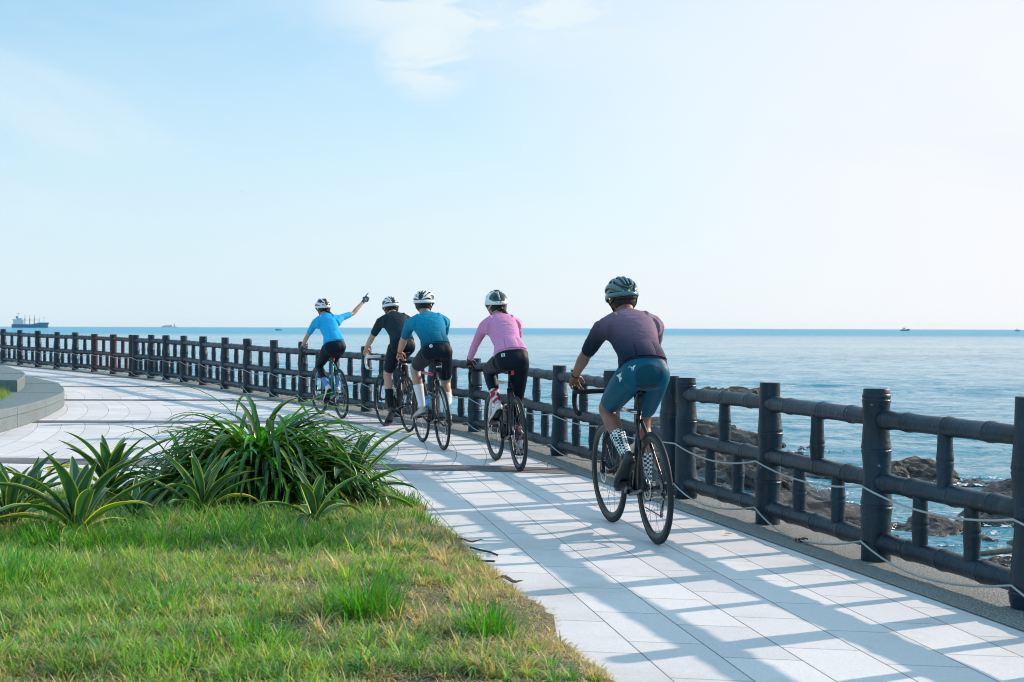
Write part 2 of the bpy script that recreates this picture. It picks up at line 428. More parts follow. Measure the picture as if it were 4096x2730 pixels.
def inpoly(x, y, poly):
    """signed distance-like (positive inside)"""
    d = 1e9; ins = False; n = len(poly)
    for i in range(n):
        x1, y1 = poly[i]; x2, y2 = poly[(i+1) % n]
        if (y1 > y) != (y2 > y) and x < (x2-x1)*(y-y1)/(y2-y1)+x1: ins = not ins
        L = (x2-x1)**2+(y2-y1)**2; t = max(0, min(1, ((x-x1)*(x2-x1)+(y-y1)*(y2-y1))/L))
        d = min(d, math.hypot(x-x1-t*(x2-x1), y-y1-t*(y2-y1)))
    return d if ins else -d
def shore(x, y):
    poly = [(1.9, 14), (3.2, 13), (4.6, 14.5), (5.2, 19), (6.2, 22.5), (6.9, 26), (7.3, 33), (8.0, 40), (7.6, 46), (5.5, 47), (3.2, 43), (2.4, 36), (.6, 27), (.2, 20)]
    d = inpoly(x, y, poly) + .8*fbm(x, y, .35, 3)
    e = max(-.4, min(1, d/1.6)); e = e*e*(3-2*e) if e > 0 else e
    wx = x*.95 + .40*fbm(x, y, .15, 5) + .26*y + .07*fbm(x, y*.5, .9, 8)
    h = -.34 + .20*fbm(x, y, .14, 1) + .40*saw(-wx*.50) + .24*saw(-wx*1.5+.4) + .13*saw(-wx*3.9) + .05*saw(-wx*9) + .03*fbm(x*2.2, y*.5, 1.4, 2)
    crest = math.exp(-((x-4.9)/1.6)**2-((y-38)/6)**2)*.36 + math.exp(-((x-5.6)/1.0)**2-((y-23.5)/2.2)**2)*.25
    return SEA - .35 + e*(.45+h+crest)
nx, ny = 130, 170; P = np.zeros((nx, ny, 3))
for i in range(nx):
    for j in range(ny):
        x = -1+10.5*i/(nx-1); y = 11+39*j/(ny-1); P[i, j] = (x, y, shore(x, y)-.28)
base_ = P
def slabrock(mb, c, L, W, T, ang, dip, pitch, seed, nl=13, nw=6):
    """one layer of rock: a long irregular slab, ragged outline, fractured top"""
    ca, sa = math.cos(ang), math.sin(ang); top = []; bot = []
    for i in range(nl):
        for j in range(nw):
            u = -1+2*i/(nl-1); v = -1+2*j/(nw-1)
            e = max(0, 1-abs(u)**3.5)*.35+.65; k = 1+.22*mnoise.noise(Vector((u*1.7, v*1.1, seed)))
            x = u*L/2*k; y = v*W/2*e*(1+.35*mnoise.noise(Vector((u*3.1, seed*1.7, 3))))
            z = T*(.5+.30*mnoise.noise(Vector((u*3.2, v*1.6, seed+9)))+.16*mnoise.noise(Vector((u*9, v*3.5, seed+4))))*(1-.35*abs(v)**4)*(1-.5*abs(u)**6)
            for lst, zz in ((top, z), (bot, -T*.5)):
                X = x; Y = y*math.cos(dip)-zz*math.sin(dip); Z = y*math.sin(dip)+zz*math.cos(dip)
                X2 = X*math.cos(pitch)+Z*math.sin(pitch); Z2 = -X*math.sin(pitch)+Z*math.cos(pitch)
                lst.append((c[0]+X2*ca-Y*sa, c[1]+X2*sa+Y*ca, c[2]+Z2))
    n = nl*nw; fs = []
    for i in range(nl-1):
        for j in range(nw-1):
            a_ = i*nw+j; fs += [(a_, a_+nw, a_+nw+1, a_+1), (n+a_, n+a_+1, n+a_+nw+1, n+a_+nw)]
    for i in range(nl-1): fs += [(i*nw, n+i*nw, n+(i+1)*nw, (i+1)*nw), (i*nw+nw-1, (i+1)*nw+nw-1, n+(i+1)*nw+nw-1, n+i*nw+nw-1)]
    for j in range(nw-1): fs += [(j, j+1, n+j+1, n+j), ((nl-1)*nw+j, n+(nl-1)*nw+j, n+(nl-1)*nw+j+1, (nl-1)*nw+j+1)]
    mb.add(top+bot, fs)
mb = MB(); rk = random.Random(5); k = 0
STR = math.atan2(-1, .30)
while k < 420:
    x = rk.uniform(.2, 8.0); y = rk.uniform(13, 46); h = shore(x, y)
    if h < SEA-.05: continue
    L = rk.uniform(1.2, 4.8)*(.6+.4*(h-SEA)); slabrock(mb, (x, y, h-rk.uniform(.12, .42)), L, rk.uniform(.25, .95), rk.uniform(.10, .30), STR+rk.uniform(-.16, .16), R(rk.uniform(12, 30)), R(rk.uniform(-1, 6)), k*1.37, 15, 6); k += 1
o1_ = grid_obj('rocky_shore', base_, ROCK, smooth=False)
bm = bmesh.new(); bm.from_mesh(o1_.data); me_ = mb.mesh('tmp', ROCK, False); bm.from_mesh(me_); bm.to_mesh(o1_.data); bm.free(); bpy.data.meshes.remove(me_)
tag(o1_, 'brown layered rock shelf below the seawall', None, None, 'structure')
def rock(loc, sx, sy, h, seed, ang, label):
    """a boulder of tilted, fractured layers standing in the water"""
    mb = MB(); r2_ = random.Random(seed); N = 13
    for q in range(N):
        t = q/(N-1); dx = r2_.uniform(-.55, .55)*sx; dy = r2_.uniform(-.6, .6)*sy; edge_ = 1-.75*min(1, math.hypot(dx/sx, dy/sy))
        slabrock(mb, (dx, dy, h*edge_*r2_.uniform(.1, .6)-.06), sy*r2_.uniform(.9, 1.7), sx*r2_.uniform(.35, .9), h*r2_.uniform(.45, .8), STR+ang*.4+r2_.uniform(-.25, .25), R(r2_.uniform(8, 28)), R(r2_.uniform(-6, 9)), seed*31+q*2.3, 13, 6)
    o = mb.build('rock', ROCK, smooth=False); o.location = (loc[0], loc[1], SEA)
    tag(o, label, 'rock', 'rocks standing in the water')
for a in [((10.6, 69.5), 2.0, 1.6, .36, 1, .1, 'low flat rock islet farthest out in the sea'),
          ((8.75, 31.2), .95, 1.1, .52, 2, .2, 'brown-topped rock in the water behind the baluster right of the nearest whole post'),
          ((10.0, 30.6), .55, .4, .12, 9, .1, 'tiny glittering wet rock just right of the brown-topped rock'),
          ((9.9, 27.6), 1.1, .9, .40, 3, -.5, 'dark slanting slab rock at the right edge above the middle rail'),
          ((8.6, 24.4), 1.5, .8, .40, 4, .1, 'dark low rock behind the sagging upper cable at the right'),
          ((6.75, 22.4), .75, 1.0, .33, 5, .5, 'wet layered rock ridge at the tip of the shelf'),
          ((8.1, 21.4), .75, .45, .30, 6, .0, 'glistening wet rock between the last baluster and right post'),
          ((6.75, 19.6), .6, .35, .20, 7, .1, 'low dark rock lowest down by the bottom rail'),
          ((7.85, 38.6), .5, .5, .24, 8, .1, 'small dark rock alone off the middle of the shelf'),
          ((7.9, 18.2), .6, .4, .26, 11, .2, 'dark rock half hidden by the bottom rail at right edge')]:
    rock(*a)
DRIFT = M_('driftwood', (.20, .15, .11), .8, var=.3, bump=.5)
# white froth round the rocks, its flecks painted in as water glints
GLINT_FOAM = M_('glint_foam', (.78, .82, .84), .5)
mb = MB(); rk = random.Random(8); rocks_ = [(o.location.x, o.location.y, .9) for o in bpy.data.objects if o.name.startswith('rock') and o.get('category') == 'rock']
def fleck(x, y, s):
    n_ = rk.randint(5, 8); a0 = rk.uniform(0, 6); vs = [(x+s*1.6*rk.uniform(.5, 1)*math.cos(a0+6.283*q/n_), y+s*rk.uniform(.5, 1)*math.sin(a0+6.283*q/n_), SEA+.045+rk.uniform(0, .03)) for q in range(n_)]
    mb.add(vs, [tuple(range(n_))])
for q in range(1500):
    rx_, ry_, rr_ = rk.choice(rocks_); a_ = rk.uniform(0, 6.283); d_ = rr_*rk.uniform(.7, 1.25); fleck(rx_+d_*1.05*math.cos(a_), ry_+d_*math.sin(a_), rk.uniform(.008, .045)*(1+.02*ry_))
k = 0
while k < 1500:
    x = rk.uniform(2, 9.5); y = rk.uniform(13, 47)
    if abs(shore(x, y)-(SEA-.1)) < .10: fleck(x+rk.uniform(-.1, .2), y, rk.uniform(.01, .05)); k += 1
o = mb.build('sea_glint_foam', GLINT_FOAM, smooth=False); tag(o, 'white froth and painted water glints round the rocks', 'glint_foam', None, 'stuff')
mb = MB(); mb.tube([V(-.55, 0, .02), V(-.1, .02, .07), V(.25, 0, .08), V(.5, -.05, .17)], [.035, .045, .03, .012], 8)
o = mb.build('driftwood', DRIFT, loc=(7.15, 20.1, SEA+.12)); tag(o, 'short driftwood branch sticking out of the water', 'driftwood')

# ------------------------------------------------------------ round stone kerb on the left
GRAN = M_('granite', (.085, .135, .15), .75, var=.12, vscale=4, bump=.6, bscale=220, fleck=((.30, .36, .38), 120, .53))
def slab(top, inner, z0, z1, name, course=None):
    """thick slab between outer and inner outlines"""
    mb = MB(); n = len(top)
    lay = [(z1, 0.012), (z1-.012, 0)]
    if course: lay += [(course+.004, 0), (course, .012), (course-.004, .0)]
    lay += [(z0, 0)]
    c = np.mean(np.array(top), 0); vs = []; fs = []
    rows = []
    for z, ins in lay:
        row = []
        for i, p in enumerate(top):
            q = np.array(p); d = np.array(inner[i])-q; d = d/np.linalg.norm(d); q = q+d*ins; row.append((q[0], q[1], z))
        rows.append(row)
    irow = [(p[0], p[1], z1) for p in inner]; irow2 = [(p[0], p[1], z0) for p in inner]
    allr = [irow2, irow]+rows
    vs = [p for r in allr for p in r]
    for a in range(len(allr)-1):
        for i in range(n-1): fs.append((a*n+i, a*n+i+1, (a+1)*n+i+1, (a+1)*n+i))
    fs.append(tuple(a*n for a in range(len(allr)))); fs.append(tuple(a*n+n-1 for a in range(len(allr)-1, -1, -1)))
    mb.add(vs, fs); return mb
def spline(pts, n):
    pts = np.array(pts, float); d = np.r_[0, np.cumsum(np.linalg.norm(np.diff(pts, axis=0), axis=1))]
    s = np.linspace(0, d[-1], n*8); Q = np.stack([np.interp(s, d, pts[:, k]) for k in range(pts.shape[1])], 1)
    for _ in range(60): Q[1:-1] = .25*Q[:-2]+.5*Q[1:-1]+.25*Q[2:]
    return Q[np.linspace(0, len(Q)-1, n).astype(int)]
outer = spline([(-16, 37), (-12.5, 33), (-10.03, 29.2), (-8.9, 27.0), (-7.95, 25.1), (-7.3, 23.3), (-6.75, 21.6), (-6.42, 20), (-6.15, 18.3), (-6.0, 16.6), (-6.1, 14.6), (-6.8, 12.6)], 60)
inner_ = spline([(-17.5, 36), (-14.2, 32.0), (-11.6, 28.6), (-9.8, 25.9), (-8.6, 23.6), (-7.75, 21.9), (-7.15, 20.2), (-6.75, 18.6), (-6.55, 17.2), (-6.6, 15.4), (-6.8, 14.2), (-7.3, 12.9)], 60)
def blocks(o_, i_, z0, z1, course, step, gap=.006):
    mb = MB(); n_ = len(o_); k = 0
    while k < n_-1:
        e = min(n_-1, k+step); A = [np.array(q, float) for q in o_[k:e+1]]; B = [np.array(q, float) for q in i_[k:e+1]]
        if e-k >= 1:
            for L_ in (A, B):
                d0 = unit(L_[1]-L_[0]); L_[0] = L_[0]+d0*gap; d1 = unit(L_[-2]-L_[-1]); L_[-1] = L_[-1]+d1*gap
            dz = random.uniform(-.003, .003); s_ = slab(A, B, z0, z1+dz, '', course); o__ = len(mb.v); mb.v += s_.v; mb.f += [tuple(q+o__ for q in f) for f in s_.f]
        k = e
    return mb
kerb = blocks(outer, inner_, -.05, .315, .21, 4).build('stone_kerb', GRAN, smooth=False)
tag(kerb, 'low curved grey granite kerb with a top wide enough to sit on, left of the path', 'kerb')
o2 = spline([(-13.6, 34.6), (-12, 32.2), (-10.7, 30), (-10, 28.5), (-9.16, 26.6), (-8.47, 24.9), (-7.75, 22.7), (-7.40, 21.4)], 40)
i2 = spline([(-16.2, 33.5), (-14.6, 31), (-13.2, 29), (-12.4, 27.4), (-11.5, 25.6), (-10.8, 24.2), (-10.1, 22.9), (-9.7, 22.2)], 40)
up = blocks(o2, i2, .30, .49, None, 5).build('stone_bench', GRAN, smooth=False)
tag(up, 'upper dark granite slab stacked on the curved kerb at left edge', 'stone bench')

# ------------------------------------------------------------ bamboo-look concrete fences
FMAT = M_('fence_paint', (.0045, .024, .042), .42, var=.5, vscale=4, bump=.45, bscale=38, spec=.38, fleck=((.30, .32, .32), 38, .735), wear=((.075, .080, .080), .40))
FMAT2 = M_('fence_brown', (.055, .028, .036), .5, spec=.3, var=.25, vscale=5, bump=.3, bscale=45)
def bamboo(mb, p0, p1, r0, r1, nodes, n=14, flare=.12, waist=.05, wob=0.0):
    p0, p1 = np.asarray(p0, float), np.asarray(p1, float); L = np.linalg.norm(p1-p0)
    ts = {0.0, 1.0}
    nodes = sorted(nodes); e = .0085/L
    for t in nodes: ts |= {t-6*e, t-2.5*e, t-e, t-.25*e, t+.25*e, t+e, t+3*e, t+6*e}
    nn = [0]+nodes+[1]
    for a, b in zip(nn[:-1], nn[1:]): ts.add((a+b)/2)
    ts = sorted(t for t in ts if 0 <= t <= 1)
    pts, rad = [], []
    for t in ts:
        r = r0+(r1-r0)*t; k = 1.0
        dn = min([abs(t-q)/e for q in nodes] or [99]); k = 1-waist*min(1, dn/10)
        for q in nodes:
            d = (t-q)/e
            if abs(d) < .3: k = 1+flare*.45
            elif abs(d) < 1.1: k = 1+flare
            elif abs(d) < 3.1: k = 1+flare*.55
            elif abs(d) < 6.5: k = 1+flare*.12
        pts.append(p0+(p1-p0)*t + V(math.sin(9*t+p0[0]*3), math.cos(7*t+p0[1]*2), 0)*wob*math.sin(math.pi*t)); rad.append(r*k)
    mb.tube(pts, rad, n, up=V(.3, .9, .1))
def fence(idx, label, mat, style='bamboo', last=True):
    mid = FENCE[idx[len(idx)//2]]; root = empty('fence', (mid[0], mid[1], float(zg(mid[1]))))
    tag(root, label, 'fence', 'fence sections along the seawall')
    off = V(mid[0], mid[1], float(zg(mid[1])))
    rnd = random.Random(idx[0]*13+1)
    for q, k in enumerate(idx):
        x, y, h = FENCE[k]; z = float(zg(y)); b = V(x, y, z)-off; near = y < 18
        lean = V(rnd.uniform(-.012, .012), rnd.uniform(-.012, .012), 0)
        mb = MB()
        if style == 'bamboo':
            coll = (k % 2 == 0)
            nodes = [rnd.uniform(.30, .36), rnd.uniform(.62, .69)] + ([.945] if coll else [])
            if k % 3 == 0: nodes = nodes[1:]+[.13]
            bamboo(mb, b+V(0, 0, -.05), b+V(0, 0, h)+lean, .088, .072, nodes, 20 if near else 12, .09, .06, .006)
        else:
            mb.tube([b+V(0, 0, -.05), b+V(0, 0, h*.5), b+V(0, 0, h)], [.082, .078, .08], 12)
        if last or q < len(idx)-1: mb.build('post', mat, root, 'auto')
        if q == len(idx)-1: continue
        x2, y2, h2 = FENCE[idx[q+1]]; b2 = V(x2, y2, float(zg(y2)))-off
        d = b2-b; L = np.linalg.norm(d)
        if L < .4: continue
        for zr, rr in ((.80, .049), (.455, .051), (.115, .053)):
            jit = rnd.uniform(-.008, .008)
            p0, p1 = b+V(0, 0, zr+jit)+d*(.03/L), b2+V(0, 0, zr+rnd.uniform(-.008, .008))-d*(.03/L); mb = MB()
            if style == 'bamboo':
                f0 = .11/L; nd = [f0, f0+.24/L+rnd.uniform(-.02, .02), .52+rnd.uniform(-.04, .04), .80+rnd.uniform(-.05, .03)]
                bamboo(mb, p0, p1, rr, rr, nd, 18 if near else 10, .12, .025, .003)
            else: mb.tube([p0, p1], rr*.95, 10)
            mb.build('rail', mat, root, 'auto')
        for t, za, zb in ((.5, .455, .80), (.335, .115, .455), (.68, .115, .455)):
            t += rnd.uniform(-.015, .015); c = b+d*t; mb = MB()
            if style == 'bamboo': bamboo(mb, c+V(0, 0, za), c+V(0, 0, zb), .043, .040, [.42+rnd.uniform(-.06, .1)], 14 if near else 10, .12, .03)
            else: mb.tube([c+V(0, 0, za), c+V(0, 0, zb)], .04, 10)
            mb.build('baluster', mat, root, 'auto')
    return root
ia = list(range(30, len(FENCE))); ib = list(range(12, 30)); ic = [9, 10, 11]; idd = list(range(0, 10))
fence(ia, 'nearest dark bamboo-shaped fence section, in front of the rocks at the right', FMAT)
fence(ib, 'long middle dark bamboo-shaped fence section running behind all the riders', FMAT)
fence(ic, 'short reddish brown fence section between the dark ones', FMAT2, 'plain')
fence(idd, 'farthest dark bamboo-shaped fence section at the left edge', FMAT, last=False)

CAB = M_('cable_sheath', (.36, .40, .41), .45, var=.1)
def cable(z, sag, idxs, label, loops=0.0, out=.088):
    pts = []; rnd = random.Random(int(z*100))
    for a, b in zip(idxs[:-1], idxs[1:]):
        pa, pb = FP[a], FP[b]; d = pb-pa; L = np.linalg.norm(d); nrm = np.array([d[1], -d[0]])/L
        side = -nrm if np.dot(nrm, [1, 0]) > 0 else nrm
        if L < .4: continue
        s = sag*rnd.uniform(.6, 1.4)
        for k in range(10):
            t = k/10; q = pa+d*t+side*(out+.03*math.sin(math.pi*t)*loops)
            zz = float(zg(q[1]))+z-s*4*t*(1-t); pts.append(V(q[0], q[1], max(zz, float(zg(q[1]))+.017)))
    mb = MB(); mb.tube(pts, .0058, 8); o = mb.build('cable', CAB); tag(o, label, 'cable', 'white cables strung along the fence')
cable(.42, .05, list(range(0, len(FENCE)-4)), 'upper white cable tied below the middle rail of the fence')
cable(.115, .075, list(range(0, len(FENCE)-4)), 'lower white cable drooping to the ground beneath the bottom rail', 1.6, .095)

# ------------------------------------------------------------ bicycles
BLACK = M_('black_gloss', (.004, .012, .018), .3, spec=.4)
CARBON = M_('carbon_matt', (.007, .016, .022), .38, spec=.4)
RUBBER = M_('rubber', (.012, .022, .030), .6, spec=.25, bump=.1, bscale=300)
ALU = M_('aluminium', (.55, .57, .58), .28, 1.0)
STEEL = M_('dark_steel', (.20, .22, .24), .35, .9)
WHITEP = M_('white_paint', (.72, .75, .78), .3, coat=.3)
TEALP = M_('teal_paint', (.02, .30, .32), .3, coat=.4)
MAG = M_('magenta_paint', (.50, .05, .17), .35, coat=.3)
REDL = M_('red_plastic', (.62, .03, .04), .35)
TAPE = M_('bar_tape', (.008, .015, .022), .7, spec=.2, bump=.3, bscale=120)
TAPEW = M_('bar_tape_white', (.70, .74, .77), .55)
CHROME = M_('chrome_paint', (.55, .60, .66), .18, .85)
WR = .338
BB = V(.415, 0, .272); SAD = V(.195, 0, .945)
def wheel_mesh(deep):
    ty = MB(); ty.lathe([(WR-.0135+.0135*math.cos(a), .0135*math.sin(a)) for a in [2*math.pi*i/10 for i in range(10)]], n=64)
    r0 = .318; r1 = r0-deep
    rm = MB(); rm.lathe([(r0, -.0115), (r0-.4*deep, -.014), (r1+.006, -.008), (r1, 0), (r1+.006, .008), (r0-.4*deep, .014), (r0, .0115)], n=64)
    hb = MB(); hb.lathe([(.001, -.052), (.011, -.052), (.011, -.038), (.026, -.034), (.026, -.030), (.013, -.026), (.013, .026), (.026, .030), (.026, .034), (.011, .038), (.011, .052), (.001, .052)], n=18)
    sp = MB(); N = 20
    for i in range(N):
        a = 2*math.pi*i/N; s = 1 if i % 2 else -1; b = a+(.55 if (i//2) % 2 else -.55)
        sp.tube([V(.024*math.cos(b), s*.031, .024*math.sin(b)), V((r1+.002)*math.cos(a), 0, (r1+.002)*math.sin(a))], .0012, 4, cap=False)
    return ty, rm, hb, sp
WM = {}
for dk, dd in (('deep', .048), ('mid', .034), ('slim', .022)):
    a, b, c, d = wheel_mesh(dd)
    WM[dk] = (a.mesh('tyre', RUBBER), b.mesh('rim', CARBON), c.mesh('hub', BLACK), d.mesh('spokes', STEEL))
def disc_mb(c, r, n=36, th=.0012):
    m = MB(); m.lathe([(r*.78, -th), (r, -th), (r, th), (r*.78, th)], c, n=n)
    for i in range(6):
        a = i*math.pi/3; m.tube([V(c[0]+.02*math.cos(a), c[1], c[2]+.02*math.sin(a)), V(c[0]+r*.8*math.cos(a+.3), c[1], c[2]+r*.8*math.sin(a+.3))], .003, 4)
    return m
def bez(p, n=14):
    p = [np.asarray(q, float) for q in p]; out = []
    for i in range(n+1):
        t = i/n; q = p
        while len(q) > 1: q = [(1-t)*a+t*b for a, b in zip(q[:-1], q[1:])]
        out.append(q[0])
    return out
def catmull(P, n=6):
    P = [np.asarray(p, float) for p in P]; Q = [2*P[0]-P[1]]+P+[2*P[-1]-P[-2]]; out = []
    for i in range(1, len(Q)-2):
        for k in range(n):
            t = k/n; a, b, c, d = Q[i-1:i+3]
            out.append(.5*((2*b)+(-a+c)*t+(2*a-5*b+4*c-d)*t*t+(-a+3*b-3*c+d)*t**3))
    out.append(P[-1]); return out

def bicycle(p, label):
    rc, h, lean = p['rear'], R(p['head']), R(p['lean'])
    root = empty('bicycle', rc, (-lean, 0, R(90)+h)); root.rotation_mode = 'XYZ'
    root.rotation_euler = (-lean, -math.atan2(p.get('dz', 0), .99), R(90)+h)
    tag(root, label, 'bicycle', 'racing bicycles ridden in a line')
    pm, pm2 = p['paint'], p.get('paint2', p['paint'])
    wt, wr, wh, ws = WM[p.get('rim', 'deep')]
    steer = R(p.get('steer', 3))
    for x, ang in ((0, 0), (.99, steer)):
        t = bpy.data.objects.new('wheel', wr); C.objects.link(t); t.parent = root; t.location = (x, 0, WR); t.rotation_euler = (0, p.get('spin', .3)+x, ang)
        for nm, me in (('tyre', wt), ('hub', wh), ('spokes', ws)):
            q = bpy.data.objects.new(nm, me); C.objects.link(q); q.parent = t
    ht_b, ht_t = V(.842, 0, .655), V(.797, 0, .800)
    st_t = V(.243, 0, .79)                      # seat cluster
    fr = MB()
    fr.tube([st_t, BB], [(.017, .014), (.021, .018)], 12)
    fr.tube([ht_b+V(-.004, 0, .01), BB+V(.0, 0, .01)], [(.030, .024), (.026, .024)], 12)
    fr.tube([ht_b+V(0, 0, -.012), ht_t], [.024, .022], 12)
    fr.tube([BB+V(0, -.038, 0), BB+V(0, .038, 0)], .027, 14)
    for s in (-1, 1):
        fr.tube(bez([BB+V(-.02, s*.03, -.004), V(.25, s*.036, .28), V(0, s*.066, WR)]), [.015]*5+[.012]*10, 8)
        fr.tube(bez([st_t+V(.01, s*.012, -.06), V(.16, s*.035, .62), V(0, s*.064, WR)]), [.0115]*8+[.009]*7, 8)
    frame = fr.build('frame', pm, root)
    tt = MB(); tt.tube([st_t+V(0, 0, -.012), ht_t+V(0, 0, -.02)], [(.014, .018), (.020, .021)], 12); tt.build('top_tube', pm2, root)
    fk = MB()
    fk.tube([ht_b+V(0, 0, -.012), ht_b+V(.012, 0, -.03)], .026, 12)
    for s in (-1, 1): fk.tube(bez([ht_b+V(.005, s*.012, -.02), V(.865, s*.052, .60), V(.93, s*.055, .48), V(.99, s*.052, WR)]), [(.017, .012)]*8+[(.012, .009)]*7, 8)
    fk.build('fork', p.get('fork', pm), root)
    spm = MB(); spm.tube([st_t+V(.006, 0, -.03), SAD+V(.012, 0, -.045)], [(.0145, .013)]*2, 10)
    spm.box(SAD+V(.01, 0, -.042), (.05, .03, .02)); 
    for s in (-1, 1): spm.tube([SAD+V(-.09, s*.02, -.022), SAD+V(-.04, s*.022, -.042), SAD+V(.06, s*.022, -.042), SAD+V(.11, s*.012, -.02)], .0035, 6)
    spm.build('seatpost', p.get('post', BLACK), root)
    # saddle: wide rear, narrow nose
    sd_ = MB(); rs = []
    for x, hw, z, th in ((-.135, .050, .004, .012), (-.125, .068, .008, .018), (-.08, .072, .006, .021), (-.03, .055, .0, .022), (.03, .030, -.002, .022), (.09, .020, 0, .02), (.135, .015, -.003, .016), (.145, .006, -.008, .008)):
        rs.append([SAD+V(x, hw*math.copysign(abs(math.cos(a))**.75, math.cos(a)), z+th*(.5*math.sin(a) if math.sin(a) > 0 else 1.0*math.sin(a)*abs(math.cos(a))**.2)) for a in [2*math.pi*i/18 for i in range(18)]])
    sd_.rings(rs); sd_.build('saddle', BLACK, root)
    # handlebar
    BZ = p.get('barz', .885); bx = .885
    hb = empty('handlebar', (0, 0, 0)); hb.parent = root
    bm_ = MB(); bm_.tube([ht_t+V(0, 0, -.01), ht_t+V(-.012, 0, BZ-.80+.012)], .018, 12)
    bm_.tube([ht_t+V(-.008, 0, BZ-.80), V(bx, 0, BZ)], [.016, .017], 10)
    bm_.tube([V(bx, -.055, BZ), V(bx, .055, BZ)], .0155, 10); bm_.build('stem', BLACK, root)
    hbm = MB(); tp = MB()
    W_ = .205
    for s in (-1, 1):
        path = catmull([V(bx, s*.05, BZ), V(bx-.005, s*.12, BZ+.002), V(bx+.01, s*(W_-.02), BZ), V(bx+.05, s*W_, BZ+.002), V(bx+.10, s*(W_+.004), BZ-.008), V(bx+.115, s*(W_+.008), BZ-.05), V(bx+.09, s*(W_+.012), BZ-.10), V(bx+.035, s*(W_+.016), BZ-.132), V(bx-.035, s*(W_+.018), BZ-.138)], 5)
        tp.tube(path, .0165, 10)
    tp.build('bar_tape', p.get('tape', TAPE), hb)
    for s in (-1, 1):
        lv = MB()
        lv.tube([V(bx+.045, s*(W_+.001), BZ+.014), V(bx+.09, s*(W_+.002), BZ+.018), V(bx+.125, s*(W_), BZ+.022), V(bx+.142, s*(W_-.004), BZ+.052), V(bx+.146, s*(W_-.004), BZ+.066)], [(.016, .014), (.018, .016), (.019, .017), (.017, .014), (.010, .009)], 10)
        lv.build('hood', p.get('hood', TAPE), hb)
        lv = MB(); lv.tube([V(bx+.148, s*(W_), BZ+.03), V(bx+.158, s*(W_+.006), BZ-.015), V(bx+.148, s*(W_+.012), BZ-.06), V(bx+.125, s*(W_+.018), BZ-.095)], [(.010, .006), (.011, .006), (.010, .005), (.007, .004)], 8)
        lv.build('brake_lever', BLACK, hb)
    # drivetrain (right side = -y)
    th = R(p['crank'])                          # angle of the LEFT crank from forward
    PED = {}
    cs = MB(); ring = MB()
    ring.lathe([(.060, -.0015), (.092, -.0015), (.0945, 0), (.092, .0015), (.060, .0015)], (BB[0], -.046, BB[2]), n=48)
    for i in range(5):
        a = i*2*math.pi/5+th; ring.tube([V(BB[0], -.048, BB[2]), V(BB[0]+.075*math.cos(a), -.048, BB[2]+.075*math.sin(a))], .006, 6)
    ring.build('chainring', STEEL, root)
    for s, aa in ((1, th), (-1, th+math.pi)):
        e = BB+V(.170*math.cos(aa), s*.072, .170*math.sin(aa)); cr = MB()
        cr.tube([BB+V(0, s*.04, 0), BB+V(0, s*.058, 0)], .018, 12)
        cr.tube([BB+V(0, s*.060, 0), e], [(.015, .009), (.011, .007)], 8); c_ = cr.build('crank_arm', BLACK, root)
        pd = MB(); pd.tube([e, e+V(0, s*.02, 0)], .006, 6); pd.box(e+V(0, s*.045, 0), (.075, .052, .016)); pd.build('pedal', BLACK, c_, 'auto')
        PED[s] = e+V(0, s*.050, 0)
    ca = MB()
    for k in range(8): ca.lathe([(.012, -.001), (.052-.0042*k, -.001), (.052-.0042*k, .001), (.012, .001)], (0, -.026-.0030*k, WR), n=26)
    ca.build('cassette', STEEL, root)
    de = MB(); de.tube([V(.0, -.055, WR-.02), V(.01, -.06, WR-.075)], [.014, .012], 8); de.tube([V(.012, -.055, WR-.085), V(.04, -.055, WR-.165)], [(.012, .006)]*2, 8)
    for c in (V(.012, -.052, WR-.085), V(.04, -.052, WR-.165)): de.lathe([(.004, -.004), (.021, -.004), (.021, .004), (.004, .004)], c, n=16)
    de.build('rear_derailleur', BLACK, root)
    chn = MB(); y = -.046
    top = [V(BB[0]+.0*0, y, BB[2]+.094), V(.0, y, WR+.040)]; chn.tube(top, (.0045), 6)
    chn.tube([V(BB[0], y, BB[2]-.094), V(.055, y, WR-.178), V(.036, y, WR-.186), V(.020, y, WR-.165), V(.028, y, WR-.12), V(.0, y, WR-.092), V(-.012, y, WR-.065), V(.012, y, WR-.035)], .0045, 6)
    arc = [V(BB[0]+.094*math.cos(a), y, BB[2]+.094*math.sin(a)) for a in np.linspace(R(90), R(-90), 12)]; chn.tube(arc, .0045, 6)
    chn.build('chain', STEEL, root)
    if p.get('disc', True):
        disc_mb((0, .045, WR), .072).build('brake_rotor', ALU, root); disc_mb((.99, .040, WR), .072).build('brake_rotor', ALU, root)
        cm = MB(); cm.box((.048, .050, WR+.035), (.05, .025, .04)); cm.build('brake_caliper', BLACK, root, 'auto')
        cm = MB(); cm.box((.955, .048, WR+.05), (.035, .025, .06)); cm.build('brake_caliper', BLACK, root, 'auto')
    else:
        cm = MB()
        for s in (-1, 1): cm.tube([V(.215, s*.0, .725), V(.205, s*.034, .71), V(.20, s*.030, .665)], [.010, .010, .012], 8)
        cm.build('brake_caliper', BLACK, root)
        cm = MB()
        for s in (-1, 1): cm.tube([V(.875, 0, .70), V(.885, s*.034, .69), V(.885, s*.028, .655)], [.010, .010, .012], 8)
        cm.build('brake_caliper', BLACK, root)
    # bottle cages
    def cage(a, b, s_out, nm='bottle_cage'):
        d = unit(b-a); n_ = unit(np.cross(d, V(0, 1, 0))); n_ = n_*s_out; m = MB(); mid = a+n_*.038
        for t in (.02, .12): m.tube([mid+d*t+V(0, .039*math.cos(q), 0)+n_*.039*math.sin(q) for q in np.linspace(R(-90), R(250), 14)], .0028, 6)
        for s in (-1, 1): m.tube([mid+d*.0-n_*.02+V(0, s*.01, 0), mid+d*.13-n_*.035+V(0, s*.02, 0)], .003, 6)
        m.build(nm, p.get('cage', BLACK), root); return mid, d
